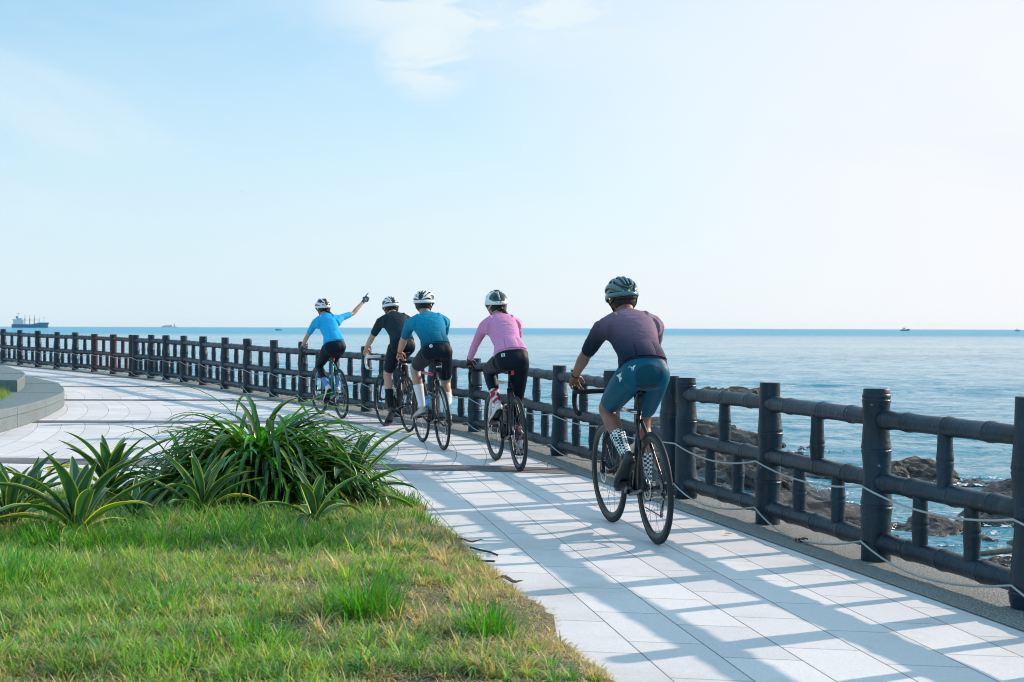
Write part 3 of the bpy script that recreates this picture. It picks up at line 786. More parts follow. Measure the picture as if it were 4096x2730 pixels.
    bt = p.get('bottle_tube')
    info = {}
    dt_a, dt_d = BB+V(.10, 0, .105), None
    info['down'] = cage(BB+unit(ht_b-BB)*.17, ht_b, -1 if np.cross(unit(ht_b-BB), V(0, 1, 0))[2] < 0 else 1)
    info['seat'] = cage(BB+unit(st_t-BB)*.13, st_t, 1 if np.cross(unit(st_t-BB), V(0, 1, 0))[0] > 0 else -1)
    if p.get('light'):
        m = MB(); lz = p['light']; c = SAD+V(.02-.115-.02*0, 0, -.06) if lz == 'high' else st_t+V(-.03, 0, .0)
        m.tube([c+V(0, 0, -.022), c+V(0, 0, .022)], .014, 10); m.build('tail_light', REDL, root)
    return root, PED, info

def bottle(root, mid, d, label, body, cap, band=None, text=None, tcol=None):
    o = empty('water_bottle', (0, 0, 0)); o.matrix_world = root.matrix_basis @ Matrix.Translation(Vector(mid))
    q = Vector(d).to_track_quat('Z', 'Y').to_matrix().to_4x4()
    o.matrix_basis = root.matrix_basis @ Matrix.Translation(Vector(mid)) @ q
    tag(o, label, 'water bottle', 'water bottles in the frame cages')
    m = MB(); m.lathe([(.001, 0), (.033, 0), (.036, .006), (.036, .085), (.0335, .092), (.0335, .100), (.036, .107), (.036, .140), (.030, .150), (.001, .150)], axis='z', n=26, closed=False); m.build('bottle_body', body, o)
    m = MB(); m.lathe([(.001, .149), (.031, .149), (.031, .163), (.022, .170), (.010, .174), (.010, .186), (.001, .188)], axis='z', n=22, closed=False); m.build('bottle_cap', cap, o)
    if band:
        m = MB(); m.lathe([(.0363, .045), (.0366, .045), (.0366, .075), (.0363, .075)], axis='z', n=26); m.build('band', band, o)
    return o

def text_mesh(s, size, font_scale=(1, 1), res=3):
    cu = bpy.data.curves.new('t', 'FONT'); cu.body = s; cu.size = size; cu.align_x = 'CENTER'; cu.align_y = 'CENTER'; cu.resolution_u = res; cu.offset = size*.03
    ob = bpy.data.objects.new('t', cu); C.objects.link(ob); bpy.context.view_layer.update()
    me = bpy.data.meshes.new_from_object(ob.evaluated_get(bpy.context.evaluated_depsgraph_get()))
    vs = [(v.co.x, v.co.y) for v in me.vertices]; fs = [tuple(f.vertices) for f in me.polygons]
    bpy.data.objects.remove(ob); bpy.data.curves.remove(cu); bpy.data.meshes.remove(me)
    return vs, fs
def poly_mesh(polys): 
    vs, fs = [], []
    for pl in polys: fs.append(tuple(range(len(vs), len(vs)+len(pl)))); vs += list(pl)
    return vs, fs
def decal(name, vf, o, ux, uy, target, mat, parent, off=.0015, th=0.0):
    """lay flat artwork (vs, fs) onto a cloth mesh by casting along -n"""
    bvh = BVHTree.FromPolygons([v.co for v in target.data.vertices], [tuple(p.vertices) for p in target.data.polygons])
    ux, uy = unit(ux), unit(uy); n_ = np.cross(ux, uy); o = np.asarray(o, float); out = []
    for x, y in vf[0]:
        s = o+ux*x+uy*y+n_*.25; hit = bvh.ray_cast(Vector(s), Vector(-n_))
        if hit[0] is None: hit = bvh.find_nearest(Vector(o+ux*x+uy*y))
        q = np.array(hit[0])+n_*off; out.append(q)
    m = MB(); m.add(out, vf[1]); return m.build(name, mat, parent, smooth=False)

# ------------------------------------------------------------ people
def remesh(mb, name, mat, parent, voxel, smooth=3, fac=.5):
    me = bpy.data.meshes.new('tmp'); me.from_pydata(mb.v, [], mb.f); me.update()
    bm = bmesh.new(); bm.from_mesh(me); bmesh.ops.recalc_face_normals(bm, faces=bm.faces); bm.to_mesh(me); bm.free()
    ob = bpy.data.objects.new('tmp', me); C.objects.link(ob)
    r = ob.modifiers.new('r', 'REMESH'); r.mode = 'VOXEL'; r.voxel_size = voxel; r.adaptivity = 0
    if smooth: s = ob.modifiers.new('s', 'SMOOTH'); s.factor = fac; s.iterations = smooth
    bpy.context.view_layer.update(); dg = bpy.context.evaluated_depsgraph_get()
    m2 = bpy.data.meshes.new_from_object(ob.evaluated_get(dg)); m2.name = name
    bpy.data.objects.remove(ob); bpy.data.meshes.remove(me)
    m2.polygons.foreach_set('use_smooth', [True]*len(m2.polygons)); m2.materials.clear(); m2.materials.append(mat)
    o = bpy.data.objects.new(name, m2); C.objects.link(o); o.parent = parent; return o
def ik(a, b, l1, l2, pole):
    a, b = np.asarray(a, float), np.asarray(b, float); d = b-a; L = np.linalg.norm(d); L_ = min(L, (l1+l2)*.998); u = d/L
    if L > (l1+l2)*.998:
        k = L/(l1+l2)*1.002; l1 *= k; l2 *= k; L_ = L
    x = (l1*l1-l2*l2+L_*L_)/(2*L_); h = math.sqrt(max(0, l1*l1-x*x))
    p = np.asarray(pole, float); p = unit(p-np.dot(p, u)*u); return a+u*x+p*h
def hand(mb, W, f, n, thumb, curls, k=1.0, inflate=0.0, upto=3, spread=.035, thumbdir=None):
    """palm + five fingers. f: wrist->knuckles, n: the way the palm faces, thumb: sideways towards the thumb"""
    f = unit(f); n = unit(n-np.dot(n, f)*f); l = unit(np.asarray(thumb, float)-np.dot(thumb, f)*f-np.dot(thumb, n)*n)
    rs = []
    for t, hw, th in ((-.02, .024, .019), (.0, .026, .0175), (.03, .035, .0165), (.06, .041, .015), (.085, .041, .0125), (.096, .036, .008)):
        c = W+f*t*k; rs.append([c+l*(hw+inflate)*k*math.cos(a)+n*(th+inflate)*k*math.sin(a) for a in [2*math.pi*i/14 for i in range(14)]])
    mb.rings(rs)
    Ls = [(.044, .026, .020), (.048, .029, .022), (.044, .027, .021), (.034, .021, .018)]
    for i in range(4):
        off = (.030-.0205*i)*k; b = W+f*(.083-.005*abs(i-1))*k+l*off; d = unit(f+l*spread*(1.5-i)*1.5); pts = [b-d*.012, b]; ang = 0; c_ = curls[i]
        for j in range(min(3, upto)):
            ang = c_[j]; d = unit(rotv(d, np.cross(d, n), R(ang))); pts.append(pts[-1]+d*Ls[i][j]*k)
        rad = [.0095, .0093, .0085, .0078, .0066][:len(pts)]
        mb.tube(pts, [(r_+inflate)*k for r_ in rad], 10)
        mb.ell(pts[-1], [(rad[-1]+inflate)*k]*3, 10, 6)
    tb = W+f*.022*k+l*.022*k; td = unit(f*.62+l*.70+n*.35) if thumbdir is None else unit(thumbdir)
    p1 = tb+td*.036*k; td2 = unit(td+f*.35+n*.25-l*.35); p2 = p1+td2*.030*k; p3 = p2+unit(td2+f*.1-l*.2+n*.1)*.024*k
    mb.tube([tb-td*.012, tb, p1, p2, p3], [(r_+inflate)*k for r_ in (.014, .014, .0112, .0098, .0075)], 10); mb.ell(p3, [(.0075+inflate)*k]*3, 10, 6)

def limb(mb, pts, rads, n=18, off=0.0, up=None):
    mb.tube(catmull(pts, 5), list(np.interp(np.linspace(0, len(pts)-1, (len(pts)-1)*5+1), range(len(pts)), [r+off for r in rads])), n, up=up)

def seg_slice(pts, rads, t0, t1, off, n=12):
    """resample the part t0..t1 (0..1 by length) of a tapered limb, thicker by off"""
    P = catmull(pts, 6); rr = np.interp(np.linspace(0, len(pts)-1, len(P)), range(len(pts)), rads)
    P = np.array(P); d = np.r_[0, np.cumsum(np.linalg.norm(np.diff(P, axis=0), axis=1))]; d /= d[-1]
    ts = np.linspace(t0, t1, n); q = [V(*[np.interp(t, d, P[:, k]) for k in range(3)]) for t in ts]
    return q, [float(np.interp(t, d, rr))+off for t in ts]

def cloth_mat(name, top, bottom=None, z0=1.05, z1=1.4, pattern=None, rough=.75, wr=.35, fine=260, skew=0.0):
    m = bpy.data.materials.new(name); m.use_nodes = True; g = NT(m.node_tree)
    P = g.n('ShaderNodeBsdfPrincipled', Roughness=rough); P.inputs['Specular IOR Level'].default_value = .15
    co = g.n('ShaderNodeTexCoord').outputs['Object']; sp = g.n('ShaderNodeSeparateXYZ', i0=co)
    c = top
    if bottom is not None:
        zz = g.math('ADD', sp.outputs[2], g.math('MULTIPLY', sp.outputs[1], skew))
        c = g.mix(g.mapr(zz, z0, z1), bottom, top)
    if pattern == 'scale':
        vv = g.n('ShaderNodeTexVoronoi', Scale=75.0, Vector=g.n('ShaderNodeVectorMath', _operation='MULTIPLY', i0=co, i1=(1, .8, 1.6)).outputs[0]).outputs['Distance']
        c = g.mix(g.mapr(vv, .2, .6, 0, .45), c, (.0, .10, .17))
    if pattern == 'check':
        ch = g.n('ShaderNodeTexBrick', Scale=1.0, Vector=g.n('ShaderNodeCombineXYZ', i0=g.math('MULTIPLY', g.math('ARCTAN2', g.math('SUBTRACT', sp.outputs[1], 0), sp.outputs[0]), .04), i1=sp.outputs[2], i2=0.0).outputs[0])
        nz = g.n('ShaderNodeTexChecker', Scale=62.0, Vector=g.n('ShaderNodeVectorMath', _operation='ADD', i0=g.n('ShaderNodeVectorMath', _operation='MULTIPLY', i0=co, i1=(1, .9, 1.15)).outputs[0], i1=(0, 0, 0)).outputs[0])
        c = g.mix(nz.outputs['Fac'], (.78, .82, .84), (.015, .06, .075))
    if pattern == 'red':
        f = g.noise(co, 26, 3, .5); band = g.math('MULTIPLY', g.mapr(sp.outputs[2], z0, z0+.004), g.mapr(sp.outputs[2], z1, z1-.004))
        c = g.mix(g.math('MULTIPLY', g.mapr(f, .43, .50), band), top, (.50, .03, .06))
    if isinstance(c, bpy.types.NodeSocket): g.link(c, P.inputs['Base Color'])
    else: P.inputs['Base Color'].default_value = (*c, 1)
    wv = g.noise(g.n('ShaderNodeVectorMath', _operation='MULTIPLY', i0=co, i1=(1.0, .45, 1.6)).outputs[0], 22, 3, .55, 1.2)
    h = g.math('ADD', g.math('MULTIPLY', wv, 1.0), g.math('MULTIPLY', g.noise(co, fine, 2, .5), .06))
    b = g.n('ShaderNodeBump', Strength=wr, Distance=.012, Height=h); g.link(b.outputs[0], P.inputs['Normal'])
    g.link(P.outputs[0], g.n('ShaderNodeOutputMaterial').inputs[0]); return m
def skin_mat(name, col):
    m = bpy.data.materials.new(name); m.use_nodes = True; g = NT(m.node_tree)
    P = g.n('ShaderNodeBsdfPrincipled', Roughness=.48); co = g.n('ShaderNodeTexCoord').outputs['Object']
    f = g.noise(co, 16, 4, .6); c = g.ramp(f, [(.3, tuple(x*.86 for x in col)), (.7, tuple(min(1, x*1.1) for x in col))]); g.link(c, P.inputs['Base Color'])
    P.inputs['Subsurface Weight'].default_value = .12; P.inputs['Subsurface Radius'].default_value = (.012, .004, .002); P.inputs['Subsurface Scale'].default_value = .6
    b = g.n('ShaderNodeBump', Strength=.15, Distance=.004, Height=g.noise(co, 90, 3, .6)); g.link(b.outputs[0], P.inputs['Normal'])
    g.link(P.outputs[0], g.n('ShaderNodeOutputMaterial').inputs[0]); return m
HAIR = M_('dark_hair', (.012, .012, .014), .45, var=.3, vscale=60, bump=.6, bscale=160)
STRAP = M_('strap', (.012, .016, .02), .6); STRAPW = M_('strap_white', (.7, .72, .74), .6)
LENS = M_('dark_lens', (.01, .01, .012), .1, spec=.8)
WHT = M_('white_gloss', (.74, .78, .80), .3, coat=.35); VENT = M_('vent_dark', (.012, .026, .032), .45)
GRYH = M_('helmet_grey', (.07, .16, .19), .3, coat=.4); DKG = M_('helmet_dark', (.03, .075, .09), .35, coat=.2)
PANEL = M_('helmet_panel', (.035, .085, .10), .35, coat=.2)
YEL = M_('yellow_dot', (.75, .75, .05), .4); WPRINT = M_('white_print', (.75, .78, .80), .5)

def helmet(p, parent, hc, Rm):
    """hc: helmet centre, Rm: 3x3 head rotation (x forward, y left, z up)"""
    style = p['helmet']; hs = p.get('hs', 1.0); a, b, c = .145*hs, .099*hs, .103*hs
    def S(t, ph, o=0.0):
        # t: 0 front pole .. 180 back pole, ph: -90 right .. 90 left over the top
        t, ph = R(t), R(ph); q = V((a+o)*math.cos(t), (b+o)*math.sin(t)*math.sin(ph), (c+o)*math.sin(t)*math.cos(ph))
        if q[0] < 0: q[2] -= .34*q[0]*q[0]/a*1.0
        return hc+Rm@q
    def rib(m, ph0, ph1, t0, t1, w, th, n=16, o=0.0):
        rs = []
        for i in range(n+1):
            u = i/n; t = t0+(t1-t0)*u; ph = ph0+(ph1-ph0)*u
            c0 = S(t, ph, o); cn = unit(c0-hc); tg = unit(S(t+2, ph)-S(t-2, ph)); sd_ = np.cross(tg, cn); ww = w*(1 if not callable(w) else 1) if not callable(w) else w(u)
            k = min(1, 6*u+.3, 6*(1-u)+.3)
            rs.append([c0+sd_*ww*k*math.cos(q)+cn*th*math.sin(q) for q in [2*math.pi*j/8 for j in range(8)]])
        m.rings(rs)
    def patch(m, t0, t1, p0, p1, o, n=10, k=10):
        vs = [S(t0+(t1-t0)*i/n, p0+(p1-p0)*j/k, o) for i in range(n+1) for j in range(k+1)]
        fs = [(i*(k+1)+j, i*(k+1)+j+1, (i+1)*(k+1)+j+1, (i+1)*(k+1)+j) for i in range(n) for j in range(k)]
        m.add(vs, fs)
    root = empty('helmet'); root.parent = parent
    def dome(sc_, mat, nm, t_lo=8, t_hi=174, side=88):
        m = MB(); rs = []
        n, k = 26, 26
        vs = [S(t_lo+(t_hi-t_lo)*i/n, -side+2*side*j/k, (sc_-1)*.11) for i in range(n+1) for j in range(k+1)]
        fs = [(i*(k+1)+j, i*(k+1)+j+1, (i+1)*(k+1)+j+1, (i+1)*(k+1)+j) for i in range(n) for j in range(k)]
        m.add(vs, fs); m.build(nm, mat, root)
    def rim(m, z, o, w_, th, z_back=-.0, a0=0, a1=360):
        pts = []
        A = np.linspace(a0, a1, 40, endpoint=(a1-a0 < 360))
        for q in A:
            q = R(q); x = (a+o)*math.cos(q); y = (b+o)*math.sin(q); zz = z+(z_back*max(0, -math.cos(q))**1.5)+.012*math.cos(2*q)
            pts.append(hc+Rm@V(x, y, zz))
        m.tube(pts, [(th, w_)]*len(pts), 8, closed=(a1-a0 >= 360), cap=(a1-a0 < 360), up=Rm@V(1, 0, 0) if False else None)
    def rimband(m, zlo, zhi, o, back_lo, back_hi, a0=0, a1=360, n=44):
        inner, outer = [], []
        vs = []; A = np.linspace(R(a0), R(a1), n)
        for q in A:
            bk = max(0, -math.cos(q)); lo = zlo+back_lo*bk; hi = zhi+back_hi*bk
            for zz, oo in ((lo, o-.006), (lo+.002, o), (hi-.002, o), (hi, o-.006)):
                vs.append(hc+Rm@V((a+oo)*math.cos(q), (b+oo)*math.sin(q), zz))
        fs = [(i*4+j, i*4+j+1, (i+1)*4+j+1, (i+1)*4+j) for i in range(n-1) for j in range(3)]; m.add(vs, fs)
    if style == 'poc':
        dome(1.0, WHT, 'shell')
        m = MB(); rimband(m, -.024, .006, .001, -.030, -.028); m.build('rim', WHT, root)
        m = MB(); patch(m, 118, 163, 15, 74, .002); patch(m, 118, 163, -74, -15, .002); m.build('rear_panel', PANEL, root)
        m = MB(); patch(m, 134, 152, 20, 55, .0035, 6, 6); patch(m, 134, 152, -55, -20, .0035, 6, 6); patch(m, 96, 108, 22, 34, .002, 6, 4); patch(m, 96, 108, -34, -22, .002, 6, 4)
        patch(m, 60, 84, 18, 30, .002, 6, 4); patch(m, 60, 84, -30, -18, .002, 6, 4); patch(m, 62, 88, 46, 58, .002, 6, 4); patch(m, 62, 88, -58, -46, .002, 6, 4); patch(m, 30, 55, -9, 9, .002, 6, 4)
        m.build('vent', VENT, root)
        m = MB(); patch(m, 88, 172, -13, 13, .005, 24, 6); m.build('centre_stripe', STRAP, root)
        vs, fs = text_mesh('poc', .062); mm = MB()
        mm.add([S(141+x*430, -y*430+1.0, .0065) for x, y in vs], fs); mm.build('lettering', WPRINT, root, False)
        st = STRAPW
    else:
        pal = {'grey': (DKG, GRYH), 'white': (VENT, WHT), 'whitered': (VENT, WHT)}[style]
        dome(.93, pal[0], 'inner_shell')
        m = MB()
        if style == 'grey':
            for ph, w_ in ((9, .008), (-9, .008), (34, .014), (-34, .014), (64, .017), (-64, .017)): rib(m, ph*.9, ph*1.05, 14, 146 if abs(ph) < 60 else 158, w_, .007, 18)
            for ph0, ph1, t, t2 in ((-34, -64, 100, 124), (34, 64, 100, 124), (-9, -34, 78, 100), (9, 34, 78, 100), (-36, 36, 146, 146), (-30, -4, 146, 156), (30, 4, 146, 156)): rib(m, ph0, ph1, t, t2, .007, .006, 10)
        else:
            ex = .0 if style == 'white' else 1
            for ph, w_ in (((10, .009), (-10, .009), (36, .013), (-36, .013), (64, .015), (-64, .015)) if ex == 0 else ((22, .008), (-22, .008), (66, .016), (-66, .016))): rib(m, ph, ph*(.80 if ex == 0 else 1.1), 14, 128 if ph in (10, -10) else 148, w_, .007, 18)
            for s in (-1, 1): rib(m, s*60, s*12, 128, 140, .008, .006, 10); rib(m, s*84, s*30, 112, 158, .012, .006, 12)
        m.build('ribs', pal[1], root)
        m = MB()
        rimband(m, -.030, .004, .002, -.022, -.022, 20, 340) if style != 'grey' else rimband(m, -.032, .000, .002, -.022, -.026, 20, 340)
        m.build('rim', pal[1] if style != 'grey' else GRYH, root)
        m = MB(); rimband(m, -.045, -.028, -.012, -.022, -.022, 120, 240, 20); m.build('retention_cradle', VENT, root)
        if style == 'grey': m = MB(); m.ell(S(166, 10, .004), (.007, .007, .007), 10, 6); m.build('badge', YEL, root)
        if style == 'whitered':
            m = MB(); rib(m, -8, -8, 140, 168, .004, .004, 6); rib(m, -8, -40, 166, 160, .004, .004, 6); m.build('red_mark', REDL, root)
        st = STRAP
    m = MB()
    for s in (-1, 1):
        ear = hc+Rm@V(-.005, s*.086, -.075); chin = hc+Rm@V(.055, s*.022, -.165)
        m.tube([hc+Rm@V(.05, s*.092, -.02), ear, chin], [(.002, .008)]*3, 6); m.tube([hc+Rm@V(-.09, s*.072, -.035), ear], [(.002, .007)]*2, 6)
    m.tube([hc+Rm@V(.055, .022, -.165), hc+Rm@V(.062, 0, -.172), hc+Rm@V(.055, -.022, -.165)], [(.002, .008)]*3, 6)
    m.build('helmet_strap', st, root)

def rider(p, bike_root, PED, label):
    root = empty('person'); root.matrix_basis = bike_root.matrix_basis.copy()
    tag(root, label, 'person', 'cyclists riding along the promenade')
    k = p.get('k', 1.0); fem = p.get('fem', False)
    hip = V(*p.get('hip', (.165, 0, 1.005))); neck = V(*p['neck'])           # pelvis centre, base of neck (C7)
    sw = p.get('sw', .175)*1.0; hw = p.get('hw', .165); ww = p.get('ww', .125); cw = p.get('cw', .150)
    # --- spine
    bulge = V(-.06, 0, .02); mid = (hip+neck)/2+bulge*p.get('curve', 1.0)
    lowb = hip+V(-.035, 0, .0)
    sp = bez([lowb, mid+V(-.02, 0, .0), neck], 20); sp = np.array(sp)
    def frame_at(t):
        i = t*20; i0 = int(min(19, math.floor(i))); c = sp[i0]+(sp[i0+1]-sp[i0])*(i-i0); tg = unit(sp[min(20, i0+2)]-sp[max(0, i0-1)]); return c, tg
    yaw = R(p.get('twist', 0))
    def ring(t, hw_, d_, sh=0.0, off=0.0, n=28, e=2.4):
        c, tg = frame_at(t); lat = rotv(V(0, 1, 0), V(0, 0, 1), yaw*t); lat = unit(lat-np.dot(lat, tg)*tg); dv = np.cross(lat, tg)   # towards the chest? fixed below
        if dv[0] < 0: dv = -dv
        c = c + dv*sh + V(0, p.get('sway', 0.0)*4*t*(1-t), 0)
        out_ = []
        for i in range(n):
            q = 2*math.pi*i/n; cx, cy = math.cos(q), math.sin(q)
            out_.append(c+lat*(hw_+off)*math.copysign(abs(cx)**(2/e), cx)+dv*(d_+off)*math.copysign(abs(cy)**(2/e), cy))
        return out_
    prof = [(-.02, hw*.80, .095, .02), (.08, hw*.93, .112, .015), (.22, (hw+ww)/2*.97, .105, .015), (.40, ww, .095, .015), (.58, (ww+cw)/2, .105, .02), (.74, cw, .112, .02), (.86, cw*1.0, .100, .018), (.94, cw*.80, .075, .012), (1.0, .072, .062, .01)]
    def prof_at(t): return [float(np.interp(t, [q[0] for q in prof], [q[j] for q in prof])) for j in (1, 2, 3)]
    def torso(mb, off, t0=-.02, t1=1.0):
        ts = [t0]+[q[0] for q in prof if t0 < q[0] < t1]+[t1]; ts2 = sorted(set(list(np.linspace(t0, t1, 22))))
        mb.rings([ring(max(0, t) if t < 0 else t, *prof_at(t), off) if t >= 0 else ring(0, *prof_at(t), off) for t in ts2 if t >= 0])
    # --- joints
    lat = rotv(V(0, 1, 0), V(0, 0, 1), yaw); tgn = frame_at(.97)[1]
    SH = {s: neck+lat*s*sw-tgn*.085+V(.02, 0, -.022)+V(*p.get('shoff', {}).get(s, (0, 0, 0))) for s in (1, -1)}
    BZ = p['bike'].get('barz', .885); GR = {s: V(.985, s*.212, BZ+.052) for s in (1, -1)}
    GR.update({s: V(*v) for s, v in p.get('grip', {}).items()})
    ual, fal = .30*k, .262*k; EL = {}; WRI = {}; HF = {}
    for s in (1, -1):
        if s in p.get('arm', {}):
            A = p['arm'][s]; EL[s] = SH[s]+V(*A['elbow']); WRI[s] = EL[s]+V(*A['wrist']); HF[s] = unit(V(*A['wrist']))
        else:
            f = unit(V(.80, -s*.10, -.52)); HF[s] = f; WRI[s] = GR[s]-f*.072+V(-.0, s*.004, .016)
            EL[s] = ik(SH[s], WRI[s], ual, fal, V(-.25, s*p.get('elb', .75), -.55))
    HIP = {s: hip+V(.02, s*.078, -.015) for s in (1, -1)}
    thl, shl = .425*k, .425*k; KN = {}; AN = {}; FD = {}
    for s in (1, -1):
        ph = R(p['foot'][s]); to = R(p.get('toe', 8))
        fdir = unit(V(math.cos(ph)*math.cos(to), s*math.cos(ph)*math.sin(to), -math.sin(ph))); upv = unit(V(math.sin(ph), 0, math.cos(ph)))
        ball = PED[s]+V(0, 0, .024); AN[s] = ball-fdir*.135*k+upv*.062+V(.0, -s*.004, 0); FD[s] = (fdir, upv, ball)
        KN[s] = ik(HIP[s], AN[s], thl, shl, V(1.0, s*p.get('knee', {}).get(s, .10), .25))
    tr = p.get('tr', 1.0)
    legp, legr = {}, {}; armp, armr = {}, {}
    for s in (1, -1):
        H, K_, A_ = HIP[s], KN[s], AN[s]
        kd = unit(K_-H); sd_ = unit(A_-K_); back = unit(np.cross(np.cross(sd_, V(1, 0, 0)), sd_)) * -1
        legp[s] = [H, H+(K_-H)*.30, H+(K_-H)*.70, K_-kd*.02+V(.006, 0, 0), K_+sd_*.07, K_+(A_-K_)*.33+back*.012, K_+(A_-K_)*.62+back*.004, A_-sd_*.03, A_+sd_*.015]
        legr[s] = [r_*tr for r_ in (.092, .086, .069, .056, .050, .056, .043, .033, .034)]
        S_, E_, W_ = SH[s], EL[s], WRI[s]; ar = p.get('ar', 1.0)
        armp[s] = [S_, S_+(E_-S_)*.35, S_+(E_-S_)*.75, E_, E_+(W_-E_)*.25, E_+(W_-E_)*.65, W_]
        armr[s] = [r_*ar for r_ in (.054, .050, .042, .037, .040, .031, .0245)]
    # --- body: one continuous surface
    b = MB(); torso(b, -.004)
    for s in (1, -1):
        limb(b, legp[s], [r_-(.026, .012, .006, .003, .003, .003, .003, .003, .003)[i_] for i_, r_ in enumerate(legr[s])], 18); limb(b, armp[s], armr[s], 16)
        b.ell(SH[s]+V(-.005, -s*.006, .0), (.050, .050, .050), 16, 10)
        b.ell(hip+V(-.005, s*.058, .0), (.060, .066, .066), 16, 10)
        f_, u_, ball = FD[s]; b.tube([AN[s]+u_*.02-f_*.01, AN[s]-u_*.03+f_*.02, ball+f_*.0+u_*.012, ball+f_*.07+u_*.006], [.032, .034, (.024, .040), (.014, .034)], 12)
        hn = p.get('palm', {}).get(s); th = p.get('thumb', {}).get(s)
        hn = V(*hn) if hn else V(-.25, -s*.45, -.85); th = V(*th) if th else V(.25, -s*.85, .35)
        curls = p.get('curls', {}).get(s, [(38, 48, 35), (48, 52, 35), (55, 55, 38), (58, 58, 40)])
        if s in p.get('gloves', ()): 
            b.tube([WRI[s]-HF[s]*.02, WRI[s]+HF[s]*.04], [.022, .022], 12)
            gl = MB(); gl.tube([WRI[s]-HF[s]*.035, WRI[s]-HF[s]*.01, WRI[s]+HF[s]*.02], [.0275, .0265, .028], 14); hand(gl, WRI[s]+HF[s]*.005, HF[s], hn, th, curls, .98*p.get('hk', 1), .0012)
            remesh(gl, 'glove', p['glove'], root, .0032, 2)
        else: hand(b, WRI[s]+HF[s]*.005, HF[s], hn, th, curls, .98*p.get('hk', 1))
    # head and neck
    hy, hp = R(p.get('hyaw', 0)), R(p.get('hpitch', 12)); hr = R(p.get('hroll', 0))
    Rm = np.array(Matrix.Rotation(hy, 3, 'Z') @ Matrix.Rotation(hp, 3, 'Y') @ Matrix.Rotation(hr, 3, 'X'))
    hd = neck+V(*p.get('headoff', (.085, 0, .105))); hk = p.get('headk', 1.0)
    b.tube([neck-tgn*.05, neck+V(.005, 0, .0), hd+Rm@V(-.02, 0, -.05)], [(.062, .058), (.056, .058), (.052, .054)], 16)
    rs = []
    for z, x0, x1, y_ in ((-.118, .030, .078, .020), (-.105, .0, .088, .040), (-.08, -.045, .088, .056), (-.045, -.075, .088, .066), (0, -.092, .090, .073), (.035, -.096, .088, .075), (.07, -.085, .076, .068), (.10, -.055, .05, .045), (.112, -.02, .02, .015)):
        cx, rx = (x0+x1)/2, (x1-x0)/2; rs.append([hd+Rm@(V(cx+rx*math.cos(q), y_*math.sin(q), z)*hk) for q in [2*math.pi*i/22 for i in range(22)]])
    b.rings(rs)
    b.rings([[hd+Rm@V(x+.0, w_*math.cos(q), z+h_*math.sin(q)) for q in [2*math.pi*i/10 for i in range(10)]] for x, z, w_, h_ in ((.078, -.018, .012, .026), (.096, -.026, .014, .014), (.108, -.034, .010, .008))])
    b.ell(hd+Rm@V(.088, 0, -.068), (.010, .024, .006), 12, 6); b.ell(hd+Rm@V(.080, 0, -.10), (.014, .02, .012), 12, 6)
    for s in (1, -1):
        b.ell(hd+Rm@V(-.004, s*.078, -.022), (.018, .008, .030), 12, 8, rot=Rm@np.array(Matrix.Rotation(R(s*22), 3, 'Z')))
        b.ell(hd+Rm@V(.082, s*.030, .010), (.012, .022, .007), 10, 6)
    body = remesh(b, 'body', p['skin'], root, .0048, 3)
    e = MB()
    for s in (1, -1): e.ell(hd+Rm@V(.080, s*.030, -.006), (.012, .012, .011), 12, 8)
    e.build('eyes', WHT, root)
    e = MB()
    for s in (1, -1): e.ell(hd+Rm@V(.094, s*.034, -.004), (.008, .030, .020), 12, 8, rot=Rm@np.array(Matrix.Rotation(R(s*18), 3, 'Z'))); e.tube([hd+Rm@V(.088, s*.06, .0), hd+Rm@V(.03, s*.081, .002), hd+Rm@V(-.01, s*.080, -.004)], .0025, 6)
    e.build('sunglasses', LENS, root)
    # hair: skull cap low at the nape
    h = MB(); rs = []
    for z, x0, x1, y_ in ((-.075, -.052, .010, .050), (-.05, -.080, .0, .067), (-.01, -.097, .01, .077), (.035, -.101, .06, .080), (.07, -.090, .078, .073), (.10, -.06, .05, .048), (.116, -.02, .02, .012)):
        cx, rx = (x0+x1)/2, (x1-x0)/2; rs.append([hd+Rm@(V(cx+rx*math.cos(q), y_*math.sin(q), z)*hk) for q in [2*math.pi*i/22 for i in range(22)]])
    h.rings(rs)
    if fem:
        h.ell(hd+Rm@V(-.085, -.01, -.045), (.022, .03, .025), 12, 8)
        pt = p.get('pony', [(-.10, -.02, -.05), (-.115, -.05, -.09), (-.10, -.075, -.14), (-.085, -.085, -.175)])
        P_ = [hd+Rm@V(*q) for q in pt]; h.tube(catmull(P_, 4), list(np.interp(np.linspace(0, 1, 4*(len(P_)-1)+1), [0, .15, .7, 1], [.012, .020, .017, .004])), 10)
    h.build('hair', HAIR, root)
    helmet(p, root, hd+Rm@V(-.004, 0, .040), Rm)
    # --- clothes
    j = MB(); torso(j, .0045, p.get('hem', .10), 1.0)
    col = frame_at(1.0); j.tube([neck-tgn*.03, neck+V(.008, 0, .004), neck+V(.018, 0, .022)], [(.070, .068), (.065, .062), (.061, .059)], 18)
    for s in (1, -1):
        t1 = p.get('sleeve', .42); q, r_ = seg_slice(armp[s], armr[s], 0, t1, .0055 if t1 < .7 else .0045); j.tube(q, r_, 18)
        j.ell(SH[s]+V(-.005, -s*.008, -.001), (.0565, .0555, .0555), 16, 10)
        j.tube([frame_at(.74)[0]+lat*s*cw*.72, SH[s]+(EL[s]-SH[s])*.12], [.075, .055], 14)
        j.tube([neck-tgn*.040+lat*s*.02, neck-tgn*.062+lat*s*sw*.55+V(-.012, 0, .0), SH[s]+V(-.012, 0, .004)], [.056, .060, .050], 16)
        j.tube([frame_at(.86)[0]+lat*s*cw*.45+V(-.01, 0, .0), SH[s]+V(-.015, 0, -.03)], [.085, .055], 16)
    # three pockets on the lower back
    pkts = []
